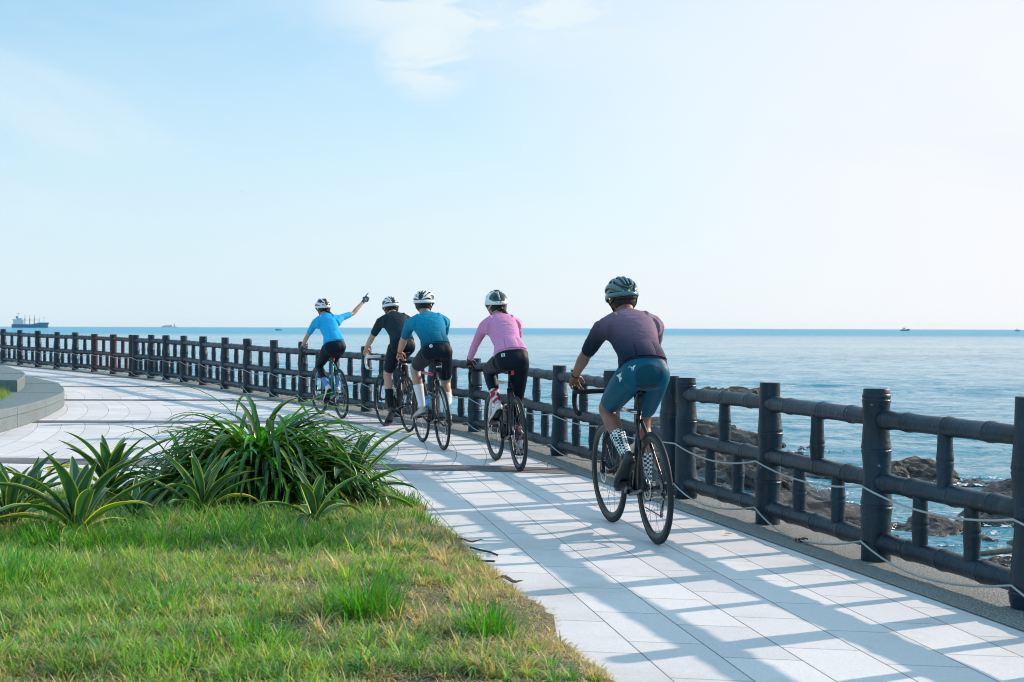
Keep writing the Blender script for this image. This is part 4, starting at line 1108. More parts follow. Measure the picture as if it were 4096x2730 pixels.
    if p.get('pockets', True):
        for a0, a1, bul in ((-60, -21, .008), (-19, 19, .014 if not fem else .018), (21, 60, .008)):
            rows = []
            for t in np.linspace(.13, .36, 7):
                hw_, d_, sh = prof_at(t); full = ring(t, hw_, d_, sh, .0085, 180)
                c_ = np.mean(np.array(full), 0); idx = [int((270+q)/2) % 180 for q in np.linspace(a0, a1, 9)]
                k_ = math.sin(math.pi*min(1, (t-.09)/.27))*.5+.5
                o1 = [np.array(full[i])+unit(np.array(full[i])-c_)*bul*k_*math.sin(math.pi*(q+.9)/9.8) for q, i in enumerate(idx)]
                o0 = [np.array(full[i])-unit(np.array(full[i])-c_)*.012 for i in idx]; rows.append(o1+o0[::-1])
            pk = MB(); pk.rings(rows); pkts.append(pk)
    for pk in pkts: pk.build('back_pocket', p['jersey'], root, 'auto')
    jer = remesh(j, 'jersey', p['jersey'], root, .0062, 9)
    # fabric folds: shallow creases running across the back and down the sleeves
    me_ = jer.data; amp = p.get('folds', .0026); nv_ = len(me_.vertices); co_ = np.zeros(nv_*3); me_.vertices.foreach_get('co', co_); no_ = np.zeros(nv_*3); me_.vertex_normals.foreach_get('vector', no_); co_ = co_.reshape(-1, 3); no_ = no_.reshape(-1, 3)
    for i_ in range(nv_):
        c_ = Vector(co_[i_]); q_ = Vector((c_.x*9, c_.y*7+2.5*math.sin(c_.z*6), c_.z*26+c_.x*8)); f_ = 1-abs(mnoise.noise(q_)*2.2); f2 = 1-abs(mnoise.noise(q_*2.1+Vector((5, 3, 1)))*2.2)
        co_[i_] += no_[i_]*(amp*(f_**3 if f_ > 0 else 0)+amp*.45*(f2**3 if f2 > 0 else 0))
    me_.vertices.foreach_set('co', co_.reshape(-1)); me_.update()
    sh_ = MB()
    ts = np.linspace(0, p.get('waist', .30), 8); sh_.rings([ring(t, *prof_at(t), .001) for t in ts])
    for s in (1, -1):
        gx_ = p.get('glute', 1.0)
        sh_.ell(hip+V(-.036, s*.064*gx_, -.004), (.080, .090*gx_, .094), 22, 16)
        sh_.ell(HIP[s]+V(.0, s*.004, -.0), (.098, .080*gx_, .098), 16, 10)
        t1 = p.get('leg', .36); q, r_ = seg_slice(legp[s], legr[s], 0, t1, .0045); sh_.tube(q, r_, 20)
    sh_.ell(hip+V(-.032, 0, .0), (.098, .135, .105), 22, 14); sh_.ell(hip+V(0, 0, -.045), (.10, .08, .05), 16, 10)
    sho = remesh(sh_, 'tights' if p.get('leg', .36) > .55 else 'shorts', p['shorts'], root, .0062, 20)
    if p.get('cuff'):
        for s in (1, -1):
            q, r_ = seg_slice(legp[s], legr[s], p['leg']-.012, p['leg']+.004, .0058, 4); m = MB(); m.tube(q, r_, 24); m.build('cuff', p['cuff'], root)
    for s in (1, -1):
        sk = MB(); q, r_ = seg_slice(legp[s], legr[s], p.get('sock', .80), 1.0, .0035, 12); r_[-1] = .036; sk.tube(q, r_, 18); sk.build('sock', p['sockm'], root)
        f_, u_, ball = FD[s]; A_ = AN[s]; l_ = np.cross(u_, f_); o_ = ball-u_*.020
        shoe = MB(); rs = []
        for x, z0, z1, hw_ in ((-.195, .030, .060, .014), (-.188, .010, .078, .027), (-.165, .004, .088, .033), (-.130, .003, .086, .034), (-.095, .003, .078, .034), (-.05, .003, .064, .037), (0, .003, .050, .044), (.04, .004, .042, .043), (.075, .006, .032, .034), (.095, .010, .022, .014)):
            cz, rz = (z0+z1)/2, (z1-z0)/2
            rs.append([o_+f_*x*k+u_*(cz+rz*math.copysign(abs(math.sin(q))**.8, math.sin(q)))+l_*hw_*math.copysign(abs(math.cos(q))**.8, math.cos(q))*(1 if math.sin(q) < .3 else .82) for q in [2*math.pi*i/18 for i in range(18)]])
        shoe.rings(rs); shoe.tube([A_-u_*.02, A_+unit(KN[s]-A_)*.012], [(.036, .038), (.037, .037)], 16)
        so_ = shoe.build('shoe', p['shoe'], root)
        sl = MB(); rs = []
        for x, hw_ in ((-.190, .020), (-.165, .033), (-.10, .033), (-.04, .038), (0, .046), (.05, .044), (.09, .022)):
            rs.append([o_+f_*x*k+u_*(-.001+.006*math.sin(q))+l_*hw_*math.cos(q) for q in [2*math.pi*i/14 for i in range(14)]])
        sl.rings(rs); sl.build('sole', p.get('sole', BLACK), so_)
    if p.get('watch'):
        s = p['watch']; q = WRI[s]-HF[s]*.0; d = unit(WRI[s]-EL[s]); m = MB(); m.tube([WRI[s]-d*.030, WRI[s]-d*.012], [.0295, .0290], 18); m.box(WRI[s]-d*.022+V(0, s*.012, .024), (.03, .034, .014)); m.build('watch', STRAP, root, 'auto')
    return root, dict(jersey=jer, pants=sho, neck=neck, hip=hip, ring=ring, prof_at=prof_at, frame_at=frame_at)

def back_decal(name, art, info, which, t, yoff, size_ang, mat, root, rot=0.0, down=False):
    c, tg = info['frame_at'](t); lat = V(0, -1, 0)           # seen from behind: right is -y
    up = unit(tg-np.dot(tg, lat)*lat); x_, y_ = rotv(lat, np.cross(lat, up), R(rot)), rotv(up, np.cross(lat, up), R(rot))
    return decal(name, art, c+V(0, yoff, 0), x_, y_, info[which], mat, root)

SK1 = skin_mat('skin_tan', (.25, .12, .09)); SK2 = skin_mat('skin_light', (.50, .29, .22)); SK3 = skin_mat('skin_mid', (.46, .25, .18))
J5 = cloth_mat('jersey_mauve_fade', (.22, .15, .225), (.006, .022, .048), 1.08, 1.42, skew=-.45)  # fabric fades to navy below; skew paints the sunlit right side lighter
J4 = cloth_mat('jersey_pink', (.68, .30, .53), wr=.8); J3 = cloth_mat('jersey_blue_fade', (.003, .34, .58), (.0, .06, .10), 1.03, 1.42, 'scale', wr=.6)
J2 = cloth_mat('jersey_black', (.014, .034, .046)); J1 = cloth_mat('jersey_sky_blue', (.015, .42, .80), wr=.7)
S5 = cloth_mat('shorts_teal', (.001, .095, .165), wr=.12, rough=.5); SB = cloth_mat('lycra_black', (.003, .013, .024), wr=.12, rough=.55)
SKW = cloth_mat('sock_white', (.72, .75, .78)); SKK = cloth_mat('sock_black', (.012, .018, .022)); SKB = cloth_mat('sock_blue', (.12, .27, .55))
SKC = cloth_mat('sock_check', (.8, .8, .8), pattern='check'); SKR = cloth_mat('sock_red', (.72, .74, .76), pattern='red', z0=-1.0, z1=9.0)
SHB = M_('shoe_black', (.018, .032, .036), .4, bump=.1); SHW = M_('shoe_white', (.66, .68, .70), .4); SHG = M_('shoe_grey', (.42, .43, .42), .5)
GLV = M_('glove_blue', (.012, .07, .12), .6, bump=.3); GLK = M_('glove_black', (.012, .018, .022), .6, bump=.3); GW = M_('glove_cuff', (.6, .6, .58), .6)
CLEARB = M_('bottle_clear', (.62, .66, .68), .35); GREYB = M_('bottle_grey', (.24, .20, .20), .4); BLUEB = M_('bottle_blue', (.03, .18, .28), .35); WHITEB = M_('bottle_white', (.66, .68, .68), .4)
PATT = M_('bottle_pattern', (.10, .24, .26), .4, var=.6, vscale=60); CYAN = M_('cyan_trim', (.05, .35, .50), .6); SKYB = M_('bright_blue', (.02, .28, .65), .4)

def z_at(y): return float(zg(y))
# 1 leader, pointing
b1_ = dict(rear=(-2.285, 19.25, .068), head=24.5, lean=4.0, dz=.008, crank=186, paint=TEALP, rim='mid', barz=.865, light='low', spin=.2)
r1, P1, I1 = bicycle(b1_, 'teal green road bicycle under the pointing leader, farthest along the path')
rider(dict(bike=b1_, neck=(.46, .0, 1.385), hip=(.165, -.005, .965), sw=.155, hw=.160, ww=.108, cw=.128, fem=True, skin=SK2, jersey=J1, shorts=SB, sockm=SKB, shoe=SHW, helmet='whitered',
    foot={1: 52, -1: 5}, leg=.78, sock=.78, sleeve=.40, tr=.93, ar=.80, k=.95, hyaw=6, hpitch=8, headk=.95, glove=GLV, gloves=(1, -1), hk=.92, shoff={-1: (0, -.01, .03)},
    arm={-1: dict(elbow=(.10, -.245, .060), wrist=(.09, -.200, .160))}, palm={-1: (.55, .1, -.7)}, thumb={-1: (.3, .5, .6)}, twist=-8,
    curls={-1: [(2, 2, 2), (78, 88, 45), (82, 88, 45), (85, 88, 45)]}, pony=[(-.10, -.02, -.05), (-.10, -.06, -.09), (-.06, -.10, -.12), (-.02, -.14, -.13)]), r1, P1,
    'woman in bright sky blue jersey and black tights pointing out to sea from her bicycle')
bottle(r1, *I1['seat'], 'dark blue water bottle with white top on the teal bicycle', BLUEB, WHITEB)
# 2 black
b2_ = dict(rear=(-1.234, 17.144, .045), head=22.0, lean=2.5, dz=.010, crank=-92, paint=BLACK, paint2=CHROME, rim='slim', tape=TAPEW, hood=TAPEW, disc=False, spin=.7)
r2, P2, I2 = bicycle(b2_, 'black road bicycle with white taped handlebar drops')
_, i2_ = rider(dict(bike=b2_, neck=(.50, -.015, 1.405), hip=(.20, -.02, 1.03), hw=.160, ww=.122, cw=.152, skin=SK2, jersey=J2, shorts=SB, sockm=SKK, shoe=SHB, helmet='white',
    foot={1: 42, -1: 25}, leg=.40, sock=.70, hyaw=0, hpitch=16, ar=.98, k=1.0, elb=.6, headoff=(.10, 0, .085)), r2, P2,
    'man in black jersey, black shorts and black socks riding second behind the leader')
bottle(r2, *I2['down'], 'white water bottle on the bicycle with white taped handlebar', WHITEB, STRAP)
# 3 teal jersey
b3_ = dict(rear=(-.711, 14.895, .024), head=16.3, lean=3.0, dz=.008, crank=14, paint=BLACK, paint2=MAG, rim='slim', disc=False, barz=.90, spin=.1)
r3, P3, I3 = bicycle(b3_, 'black road bicycle with magenta top tube and small saddle bag')
R3_, i3_ = rider(dict(bike=b3_, neck=(.50, 0, 1.405), hip=(.165, -.01, 1.022), hw=.166, ww=.135, cw=.170, sw=.185, glute=1.1, skin=SK3, jersey=J3, shorts=SB, sockm=SKW, shoe=SHG, helmet='white', hs=1.10, cuff=CYAN,
    foot={1: 14, -1: 22}, leg=.385, sock=.70, sleeve=.43, hyaw=-28, hpitch=10, ar=1.05, tr=1.03, watch=1, headk=1.03, headoff=(.085, 0, .12), knee={1: .22, -1: .25}), r3, P3,
    'man in patterned teal blue jersey and white socks glancing right, third in the line')
bottle(r3, *I3['seat'], 'patterned dark teal water bottle upright on the bicycle with saddle bag', PATT, STRAP)
bottle(r3, *I3['down'], 'bright blue water bottle low on the bicycle with saddle bag', SKYB, STRAP)
sb = MB(); rs = []
for z, hw_, d in ((.0, .035, .035), (-.015, .042, .042), (-.06, .040, .040), (-.095, .030, .026), (-.105, .02, .014)):
    rs.append([SAD+V(-.125, 0, -.03+z)+V(d*math.copysign(abs(math.cos(q))**.6, math.cos(q)), hw_*math.copysign(abs(math.sin(q))**.6, math.sin(q)), 0) for q in [2*math.pi*i/20 for i in range(20)]])
sb.rings(rs); sbo = sb.build('saddle_bag', TAPE, r3)
vs, fs = text_mesh('evoc', .034); t_ = MB(); t_.add([V(SAD[0]-.125-.0425, -x, SAD[2]-.072+y) for x, y in vs], fs); t_.build('lettering', WPRINT, sbo, False)
# 4 pink
b4_ = dict(rear=(.071, 12.842, .012), head=13.1, lean=3.0, dz=.005, crank=100, paint=BLACK, paint2=WHITEP, fork=WHITEP, rim='deep', light='high', barz=.885, spin=.5)
r4, P4, I4 = bicycle(b4_, 'black bicycle with white fork and white top tube under the rider in pink')
R4_, i4_ = rider(dict(bike=b4_, neck=(.50, .01, 1.385), hip=(.165, -.01, 1.0), sw=.155, hw=.172, ww=.118, cw=.138, fem=True, skin=SK3, jersey=J4, shorts=SB, sockm=SKR, shoe=SHW, helmet='poc', hs=1.06,
    foot={1: 34, -1: 18}, leg=.80, sock=.79, sleeve=.985, hyaw=3, hpitch=10, ar=.86, tr=1.0, k=.97, glove=GLK, gloves=(1, -1), hk=.95, headk=.97), r4, P4,
    'woman in long sleeved pink jersey and black tights, second from the nearest rider')
bottle(r4, *I4['seat'], 'dark grey smoky water bottle on the bicycle with white fork', GREYB, STRAP)
# 5 nearest
b5_ = dict(rear=(.872, 8.576, .005), head=12.0, lean=2.8, dz=0.0, crank=152, paint=BLACK, paint2=CHROME, rim='deep', spin=.9)
r5, P5, I5 = bicycle(b5_, 'black deep rimmed road bicycle nearest the camera')
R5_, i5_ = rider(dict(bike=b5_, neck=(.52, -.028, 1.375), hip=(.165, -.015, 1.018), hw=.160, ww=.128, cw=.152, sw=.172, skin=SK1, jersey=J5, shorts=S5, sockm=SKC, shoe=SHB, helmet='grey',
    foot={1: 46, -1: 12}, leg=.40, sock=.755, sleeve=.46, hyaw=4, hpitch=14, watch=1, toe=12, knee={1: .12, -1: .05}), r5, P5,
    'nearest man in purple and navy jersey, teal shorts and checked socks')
bottle(r5, *I5['seat'], 'clear white water bottle with red band on the nearest bicycle', CLEARB, WHITEB, band=REDL)

def ringpoly(rx, ry, w_, n=36, y0=0):
    vs = [(rx*k*math.cos(2*math.pi*i/n), ry*k*math.sin(2*math.pi*i/n)*(1 if math.sin(2*math.pi*i/n) > 0 else 1.2)+y0) for k in (1-w_, 1) for i in range(n)]
    return vs, [(i, (i+1) % n, n+(i+1) % n, n+i) for i in range(n)]
PADM = cloth_mat('pad_teal', (.001, .055, .095), wr=.1, rough=.55); PADL = M_('seam_dark', (.001, .02, .035), .6)
# marks on the clothing
def circ(cx, cy, r, n=20): return [(cx+r*math.cos(2*math.pi*i/n), cy+r*math.sin(2*math.pi*i/n)) for i in range(n)]
wing = poly_mesh([[(-.022, .016), (-.009, .012), (0, .003), (-.004, -.019)], [(.022, .016), (.004, -.019), (0, .003), (.009, .012)]])
pad = [ringpoly(.088, .062, 1-j/6+.0001 if j else .999) for j in (0,)][0]
n_ = 40; pv = [(0, 0)]+[(.084*k/5*math.cos(2*math.pi*i/n_), .060*k/5*math.sin(2*math.pi*i/n_)) for k in range(1, 6) for i in range(n_)]
pf = [(0, 1+i, 1+(i+1) % n_) for i in range(n_)]+[(1+(k-1)*n_+i, 1+k*n_+i, 1+k*n_+(i+1) % n_, 1+(k-1)*n_+(i+1) % n_) for k in range(1, 5) for i in range(n_)]
HC = i5_['hip']+V(0, 0, -.035)
decal('seat_pad', (pv, pf), HC, V(0, -1, 0), V(.25, 0, .97), i5_['pants'], PADM, R5_, .0012)
decal('seat_pad_seam', ringpoly(.088, .064, .06), HC, V(0, -1, 0), V(.25, 0, .97), i5_['pants'], PADL, R5_, .002)
back_decal('logo', wing, i5_, 'pants', .0, .098, 0, WPRINT, R5_)
tri = poly_mesh([[(-.012, .035), (-.002, .035), (-.014, -.03), (-.026, -.03)], [(-.002, .035), (.014, .012), (.004, .008), (-.006, .022)], [(-.026, -.03), (-.016, -.03), (.014, .010), (.004, .008)]])
tri = ([(x*.7, y*.75) for x, y in tri[0]], tri[1])
back_decal('logo', tri, i5_, 'pants', -.0, .158, 0, WPRINT, R5_, rot=8)
disk = poly_mesh([circ(0, 0, .018)]); lo = back_decal('logo', disk, i3_, 'pants', .05, .075, 0, WPRINT, R3_)
sl = poly_mesh([[(-.018, -.006), (-.008, -.002), (.006, .006), (.018, .008), (.008, .001), (-.006, -.006)]])
c_, _ = i3_['frame_at'](.05)
q_ = back_decal('logo_stripe', sl, i3_, 'pants', .05, .075, 0, SB, R3_); q_.location = (-.001, 0, 0)
sq = poly_mesh([[(-.016, -.016), (.016, -.016), (.016, .016), (-.016, .016)]]); sq2 = poly_mesh([[(-.012, -.012), (.0, -.004), (.012, -.012), (.004, 0), (.012, .012), (0, .004), (-.012, .012), (-.004, 0)]])
back_decal('logo', sq, i4_, 'jersey', .25, -.045, 0, STRAP, R4_); q_ = back_decal('logo_mark', sq2, i4_, 'jersey', .25, -.045, 0, WPRINT, R4_); q_.location = (-.0015, 0, .0005)
back_decal('logo', sq, i4_, 'pants', .02, .095, 0, WPRINT, R4_); q_ = back_decal('logo_mark', sq2, i4_, 'pants', .02, .095, 0, STRAP, R4_); q_.location = (-.0015, 0, .0005)

# ------------------------------------------------------------ planted bed
BED = [(.34, 5.2), (.20, 5.86), (.03, 7.0), (-.165, 7.93), (-.31, 8.66), (-.50, 9.54), (-.72, 10.5), (-.93, 11.3), (-1.3, 11.75), (-2.0, 11.7), (-2.9, 11.2), (-3.6, 10.75), (-4.6, 10.4), (-6.5, 10.2), (-9, 10.0), (-12, 9.6)]
_by = np.array(BED)
def bed_inside(x, y):
    """distance inside the bed outline (negative outside), vectorised"""
    poly = np.vstack([_by, [(-12, -4), (3.4, -4), (2.2, .5), (1.2, 3.0)]]); x = np.asarray(x, float); y = np.asarray(y, float)
    d = np.full(x.shape, 1e9); ins = np.zeros(x.shape, bool); n = len(poly)
    for i in range(n):
        x1, y1 = poly[i]; x2, y2 = poly[(i+1) % n]
        c = ((y1 > y) != (y2 > y)) & (x < (x2-x1)*(y-y1)/((y2-y1) if y2 != y1 else 1e-9)+x1); ins ^= c
        L = (x2-x1)**2+(y2-y1)**2; t = np.clip(((x-x1)*(x2-x1)+(y-y1)*(y2-y1))/L, 0, 1)
        d = np.minimum(d, np.hypot(x-x1-t*(x2-x1), y-y1-t*(y2-y1)))
    return np.where(ins, d, -d)
def wob(x, y, s, seed):
    r_ = np.random.default_rng(seed); o = np.zeros(np.shape(x))
    for k in range(7):
        a = r_.uniform(0, 6.28); f = s*r_.uniform(.6, 1.9); o = o+np.sin((x*math.cos(a)+y*math.sin(a))*f+r_.uniform(0, 6.28))
    return o/3.2
def bed_z(x, y):
    d = bed_inside(x, y)+.05*wob(x, y, 6, 3)
    return np.where(d > -.02, .006+.075*np.clip(d/.5, 0, 1)**.7+.02*wob(x, y, 2.2, 5)*np.clip(d/.6, 0, 1), -.04)
def soil_mat():
    m = bpy.data.materials.new('soil'); m.use_nodes = True; g = NT(m.node_tree)
    P = g.n('ShaderNodeBsdfPrincipled', Roughness=.95); co = g.n('ShaderNodeTexCoord').outputs['Object']
    c = g.ramp(g.noise(co, 30, 5, .7), [(.3, (.055, .060, .025)), (.5, (.14, .12, .065)), (.7, (.26, .21, .13))]); g.link(c, P.inputs['Base Color'])
    b = g.n('ShaderNodeBump', Strength=.8, Distance=.02, Height=g.noise(co, 60, 4, .7)); g.link(b.outputs[0], P.inputs['Normal'])
    g.link(P.outputs[0], g.n('ShaderNodeOutputMaterial').inputs[0]); return m
gx = np.linspace(-12, 3.2, 400); gy = np.linspace(-3.5, 12.2, 400); GX, GY = np.meshgrid(gx, gy, indexing='ij')
o = grid_obj('lawn', np.stack([GX, GY, bed_z(GX, GY)], -1), soil_mat())
bm = bmesh.new(); bm.from_mesh(o.data); dd_ = bed_inside(GX, GY).reshape(-1); bm.verts.ensure_lookup_table()
bmesh.ops.delete(bm, geom=[v for v in bm.verts if dd_[v.index] < -.16], context='VERTS'); bm.to_mesh(o.data); bm.free()
tag(o, 'sandy soil of the planted bed beside the path', None, None, 'structure')

def leafmat(name, stops, transl=.35, rough=.4, noise_amt=.25):
    """stops across the leaf by UV.x, random tint in UV.y integer part"""
    m = bpy.data.materials.new(name); m.use_nodes = True; g = NT(m.node_tree)
    P = g.n('ShaderNodeBsdfPrincipled', Roughness=rough); uv = g.n('ShaderNodeSeparateXYZ', i0=g.n('ShaderNodeTexCoord').outputs['UV'])
    co = g.n('ShaderNodeTexCoord').outputs['Object']
    c = g.ramp(uv.outputs[0], stops)
    at = g.n('ShaderNodeAttribute'); at.attribute_name = 'tint'
    c = g.mix(1, c, at.outputs['Color'], 'MULTIPLY')
    g.link(c, P.inputs['Base Color'])
    T = g.n('ShaderNodeBsdfTranslucent'); tcx = g.mix(1, c, (1.25, 1.35, .5), 'MULTIPLY'); g.link(tcx, T.inputs[0])
    mx = g.n('ShaderNodeMixShader', i0=transl); g.link(P.outputs[0], mx.inputs[1]); g.link(T.outputs[0], mx.inputs[2])
    g.link(mx.outputs[0], g.n('ShaderNodeOutputMaterial').inputs[0]); return m
def blades(name, base, az, length, width, elev, droop, fold, tint, mat, seg=3, cols=2, kink=None, wprof=None):
    """vectorised strap leaves / grass blades. all inputs arrays of length N. cols: points across (2 flat, 3 folded)"""
    N = len(az); t = np.linspace(0, 1, seg+1)
    ca, sa = np.cos(az), np.sin(az); P = np.zeros((N, seg+1, cols, 3)); pos = base.copy(); ang = elev.copy()
    for i in range(seg+1):
        if i > 0:
            ds = length/seg; am = ang-droop*((t[i]+t[i-1])/2)**(1.3)
            pos = pos+np.stack([np.cos(am)*ca*ds, np.cos(am)*sa*ds, np.sin(am)*ds], 1)
        wv = (wprof(t[i]) if wprof else (1-t[i])**.6)*width/2
        lat = np.stack([-sa, ca, np.zeros(N)], 1); am = ang-droop*t[i]**1.3
        nrm = np.stack([-np.sin(am)*ca, -np.sin(am)*sa, np.cos(am)], 1)
        for c in range(cols):
            u = -1+2*c/(cols-1); P[:, i, c] = pos+lat*(u*wv)[:, None]+nrm*(abs(u)*wv*fold)[:, None]
    nv = (seg+1)*cols; idx = np.arange(N*nv).reshape(N, seg+1, cols)
    q = np.stack([idx[:, :-1, :-1], idx[:, :-1, 1:], idx[:, 1:, 1:], idx[:, 1:, :-1]], -1).reshape(-1, 4)
    me = bpy.data.meshes.new(name); me.vertices.add(N*nv); me.vertices.foreach_set('co', P.reshape(-1))
    me.loops.add(q.size); me.loops.foreach_set('vertex_index', q.reshape(-1).astype(np.int32)); me.polygons.add(len(q))
    me.polygons.foreach_set('loop_start', (np.arange(len(q))*4).astype(np.int32)); me.polygons.foreach_set('loop_total', np.full(len(q), 4, np.int32))
    U = np.zeros((N, seg+1, cols, 2)); U[..., 0] = np.linspace(0, 1, cols); U[..., 1] = t[None, :, None]
    l = me.uv_layers.new(name='UVMap'); l.data.foreach_set('uv', U.reshape(-1, 2)[q.reshape(-1)].reshape(-1))
    a = me.attributes.new('tint', 'FLOAT_COLOR', 'POINT'); col = np.ones((N, nv, 4)); col[..., :3] = tint[:, None, :]; a.data.foreach_set('color', col.reshape(-1))
    me.update(); me.polygons.foreach_set('use_smooth', [True]*len(me.polygons)); me.materials.append(mat)
    o = bpy.data.objects.new(name, me); C.objects.link(o); return o

# grass
GRASS = leafmat('grass_blade', [(0, (1, 1, 1)), (1, (1, 1, 1))], .40, .5)
def grass(N, x0, x1, y0, y1, seed, hscale=1.0):
    r_ = np.random.default_rng(seed); x = r_.uniform(x0, x1, N); y = r_.uniform(y0, y1, N)
    d = bed_inside(x, y)+.06*wob(x, y, 7, 3); keep = (d > -.02-.30*r_.random(N)**3.5)
    keep &= (x < .40*y+.5) & (x > -.40*y-3.0)
    x, y, d = x[keep], y[keep], d[keep]; n = len(x)
    lush = wob(x, y, 2.6, 11)*.45+wob(x, y, 8, 12)*.40+wob(x, y, 21, 13)*.35+.35*np.clip(-1.1-x, 0, 1)-.75*np.clip(x+1.0, 0, .9)+.4*np.exp(-((y-8.0)/.9)**2)*(x < -.7)
    dryp = np.clip(.58-.75*lush+.55*np.exp(-np.clip(d, 0, 9)/.32)-.10*np.clip(y-7.2, 0, 3)+.05*np.clip(x+1.5, -1, 2)*1.2, .03, .95)
    dry = (r_.random(n) < dryp) | (d < -.03)
    dens = r_.random(n) < np.clip(.50+.75*lush+.10*(d > .5)+.7*np.exp(-np.clip(d, 0, 9)/.18), .14, 1); x, y, d, lush, dry, dryp = [q[dens] for q in (x, y, d, lush, dry, dryp)]; n = len(x)
    L = (.035+.060*r_.random(n)**1.5)*(1+.6*np.clip(lush, -.6, 1.2))*np.where(dry, .95, 1.0)*hscale
    L *= np.clip(.78+d*1.0, .75, 1)
    W = .0040+.0040*r_.random(n); el = R(84)-R(66)*r_.random(n); dr = r_.uniform(.2, 2.6, n)
    lie = ((r_.random(n) < .45) & dry) | (d < -.02); el = np.where(lie, R(4)+R(22)*r_.random(n), el); dr = np.where(lie, .3, dr); L = np.where(lie, L*1.5, L)
    gcol = np.stack([.17+.22*r_.random(n), .36+.24*r_.random(n), .06+.08*r_.random(n)], 1)*(.75+.5*r_.random(n))[:, None]
    yel = r_.random(n) < .16; gcol[yel] = gcol[yel]*np.array([2.0, 1.25, 1.2])
    dcol = np.stack([.58+.18*r_.random(n), .46+.16*r_.random(n), .27+.15*r_.random(n)], 1)*(.6+.6*r_.random(n))[:, None]
    gcol = gcol*(1-.42*np.clip(wob(x, y, 4.5, 17), 0, 1))[:, None]
    tint = np.where(dry[:, None], dcol, gcol)
    return np.stack([x, y, bed_z(x, y)-.005], 1), r_.uniform(0, 6.283, n), L, W, el, dr, tint
parts = [grass(230000, -3.1, .6, 4.6, 8.2, 1), grass(85000, -4.6, -.2, 8.2, 11.9, 2), grass(9000, -.8, 1.2, 4.6, 9.5, 7, .9), grass(95000, -6.8, -3.1, 3.6, 10.6, 8)]
# taller tufts
r_ = np.random.default_rng(9)
for cx, cy, nn, hh, rr in ((-.62, 6.05, 420, .26, .16), (-.10, 5.75, 300, .20, .14), (-2.35, 6.7, 500, .22, .30), (-2.3, 7.8, 500, .2, .35), (-1.5, 6.2, 200, .16, .2), (-1.9, 7.9, 420, .2, .4), (-1.2, 8.0, 350, .18, .35), (-.78, 10.2, 260, .15, .16), (-1.0, 5.5, 250, .18, .2), (-.62, 9.3, 200, .12, .15), (-2.6, 7.9, 400, .22, .2), (-2.0, 8.6, 300, .2, .3), (-1.5, 8.4, 500, .2, .5)):
    n = nn; x = cx+r_.normal(0, rr*.5, n); y = cy+r_.normal(0, rr*.5, n); az = np.arctan2(y-cy, x-cx)+r_.normal(0, .6, n)
    tint = np.stack([.07+.08*r_.random(n), .26+.16*r_.random(n), .03+.02*r_.random(n)], 1)*(.7+.5*r_.random(n))[:, None]
    parts.append((np.stack([x, y, bed_z(x, y)-.005], 1), az, hh*(.5+.6*r_.random(n)), .005+.004*r_.random(n), R(85)-R(35)*r_.random(n), r_.uniform(.2, 1.5, n), tint))
# tussocks: arching blades radiating from one root, the texture of an unmown lawn
r_ = np.random.default_rng(33); K = 2300; cx = r_.uniform(-3.2, .45, K); cy = 5.0+6.2*r_.random(K)**1.3; dd = bed_inside(cx, cy); lu = wob(cx, cy, 2.6, 11)*.5+wob(cx, cy, 8, 12)*.5
kk = (dd > .03) & (np.abs(cx) < .4*cy+.3) & (r_.random(K) < np.clip(.55+.7*lu, .12, 1)); cx, cy, dd, lu = cx[kk], cy[kk], dd[kk], lu[kk]; K = len(cx)
m_ = 46; ci = np.repeat(np.arange(K), m_); n = len(ci); az = r_.uniform(0, 6.283, n); rr = .028*r_.random(n)
x = cx[ci]+rr*np.cos(az); y = cy[ci]+rr*np.sin(az); size = (.06+.11*r_.random(K)**1.5)*(1+.5*np.exp(-((cy-8.2)/.9)**2))*np.clip(.55+dd, .5, 1)
hue = r_.random(K); gc = np.stack([.08+.30*hue, .31+.28*hue, .08+.02*hue], 1); straw = r_.random(K) < np.clip(.22-.2*lu+.30*np.clip(cx+1.0, 0, 1)+.4*np.exp(-dd/.3), 0, .8); gc[straw] = np.array([.62, .50, .30])
tint = gc[ci]*(.55+.75*r_.random((n, 1)))*(1-.42*np.clip(wob(x, y, 4.5, 17), 0, 1))[:, None]; bl = r_.random(n) < .12; tint[bl] = np.array([.66, .56, .36])*.9
parts.append((np.stack([x, y, bed_z(x, y)-.004], 1), az, size[ci]*(.5+.7*r_.random(n)), .0045+.004*r_.random(n), R(86)-R(48)*r_.random(n), r_.uniform(.6, 2.9, n), tint))
cat_ = [np.concatenate([p[i] for p in parts]) for i in range(7)]
o = blades('grass', cat_[0], cat_[1], cat_[2], cat_[3], cat_[4], cat_[5], 0.0, cat_[6], GRASS, seg=3, cols=2)
tag(o, 'green and straw coloured grass covering the planted bed', 'grass', None, 'stuff')
# grass inside the ring kerb at far left
r_ = np.random.default_rng(21); n = 60000; x = r_.uniform(-12.5, -6.4, n); y = r_.uniform(16.2, 26, n)
inn = np.array(inner_); yo = np.argsort(inn[:, 1]); lim = np.interp(y, inn[yo, 1], inn[yo, 0]); k_ = x < lim+.05; x, y = x[k_], y[k_]; n = len(x)
tint = np.stack([.16+.2*r_.random(n), .30+.14*r_.random(n), .05+.05*r_.random(n)], 1)
o = blades('grass', np.stack([x, y, np.full(n, .28)], 1), r_.uniform(0, 6.28, n), .08+.11*r_.random(n), .007+.006*r_.random(n), R(85)-R(50)*r_.random(n), r_.uniform(.2, 1.5, n), 0.0, tint, GRASS)
tag(o, 'yellow green grass inside the stone kerb at the far left', 'grass', None, 'stuff')
mb = MB(); mb.add([(p[0]-.0, p[1], .295) for p in inner_]+[(-26, 36, .295), (-26, 12.9, .295)], [tuple(range(len(inner_)+2))])
o = mb.build('planter_soil', bpy.data.materials['soil'], smooth=False); tag(o, 'soil inside the stone kerb', None, None, 'structure')

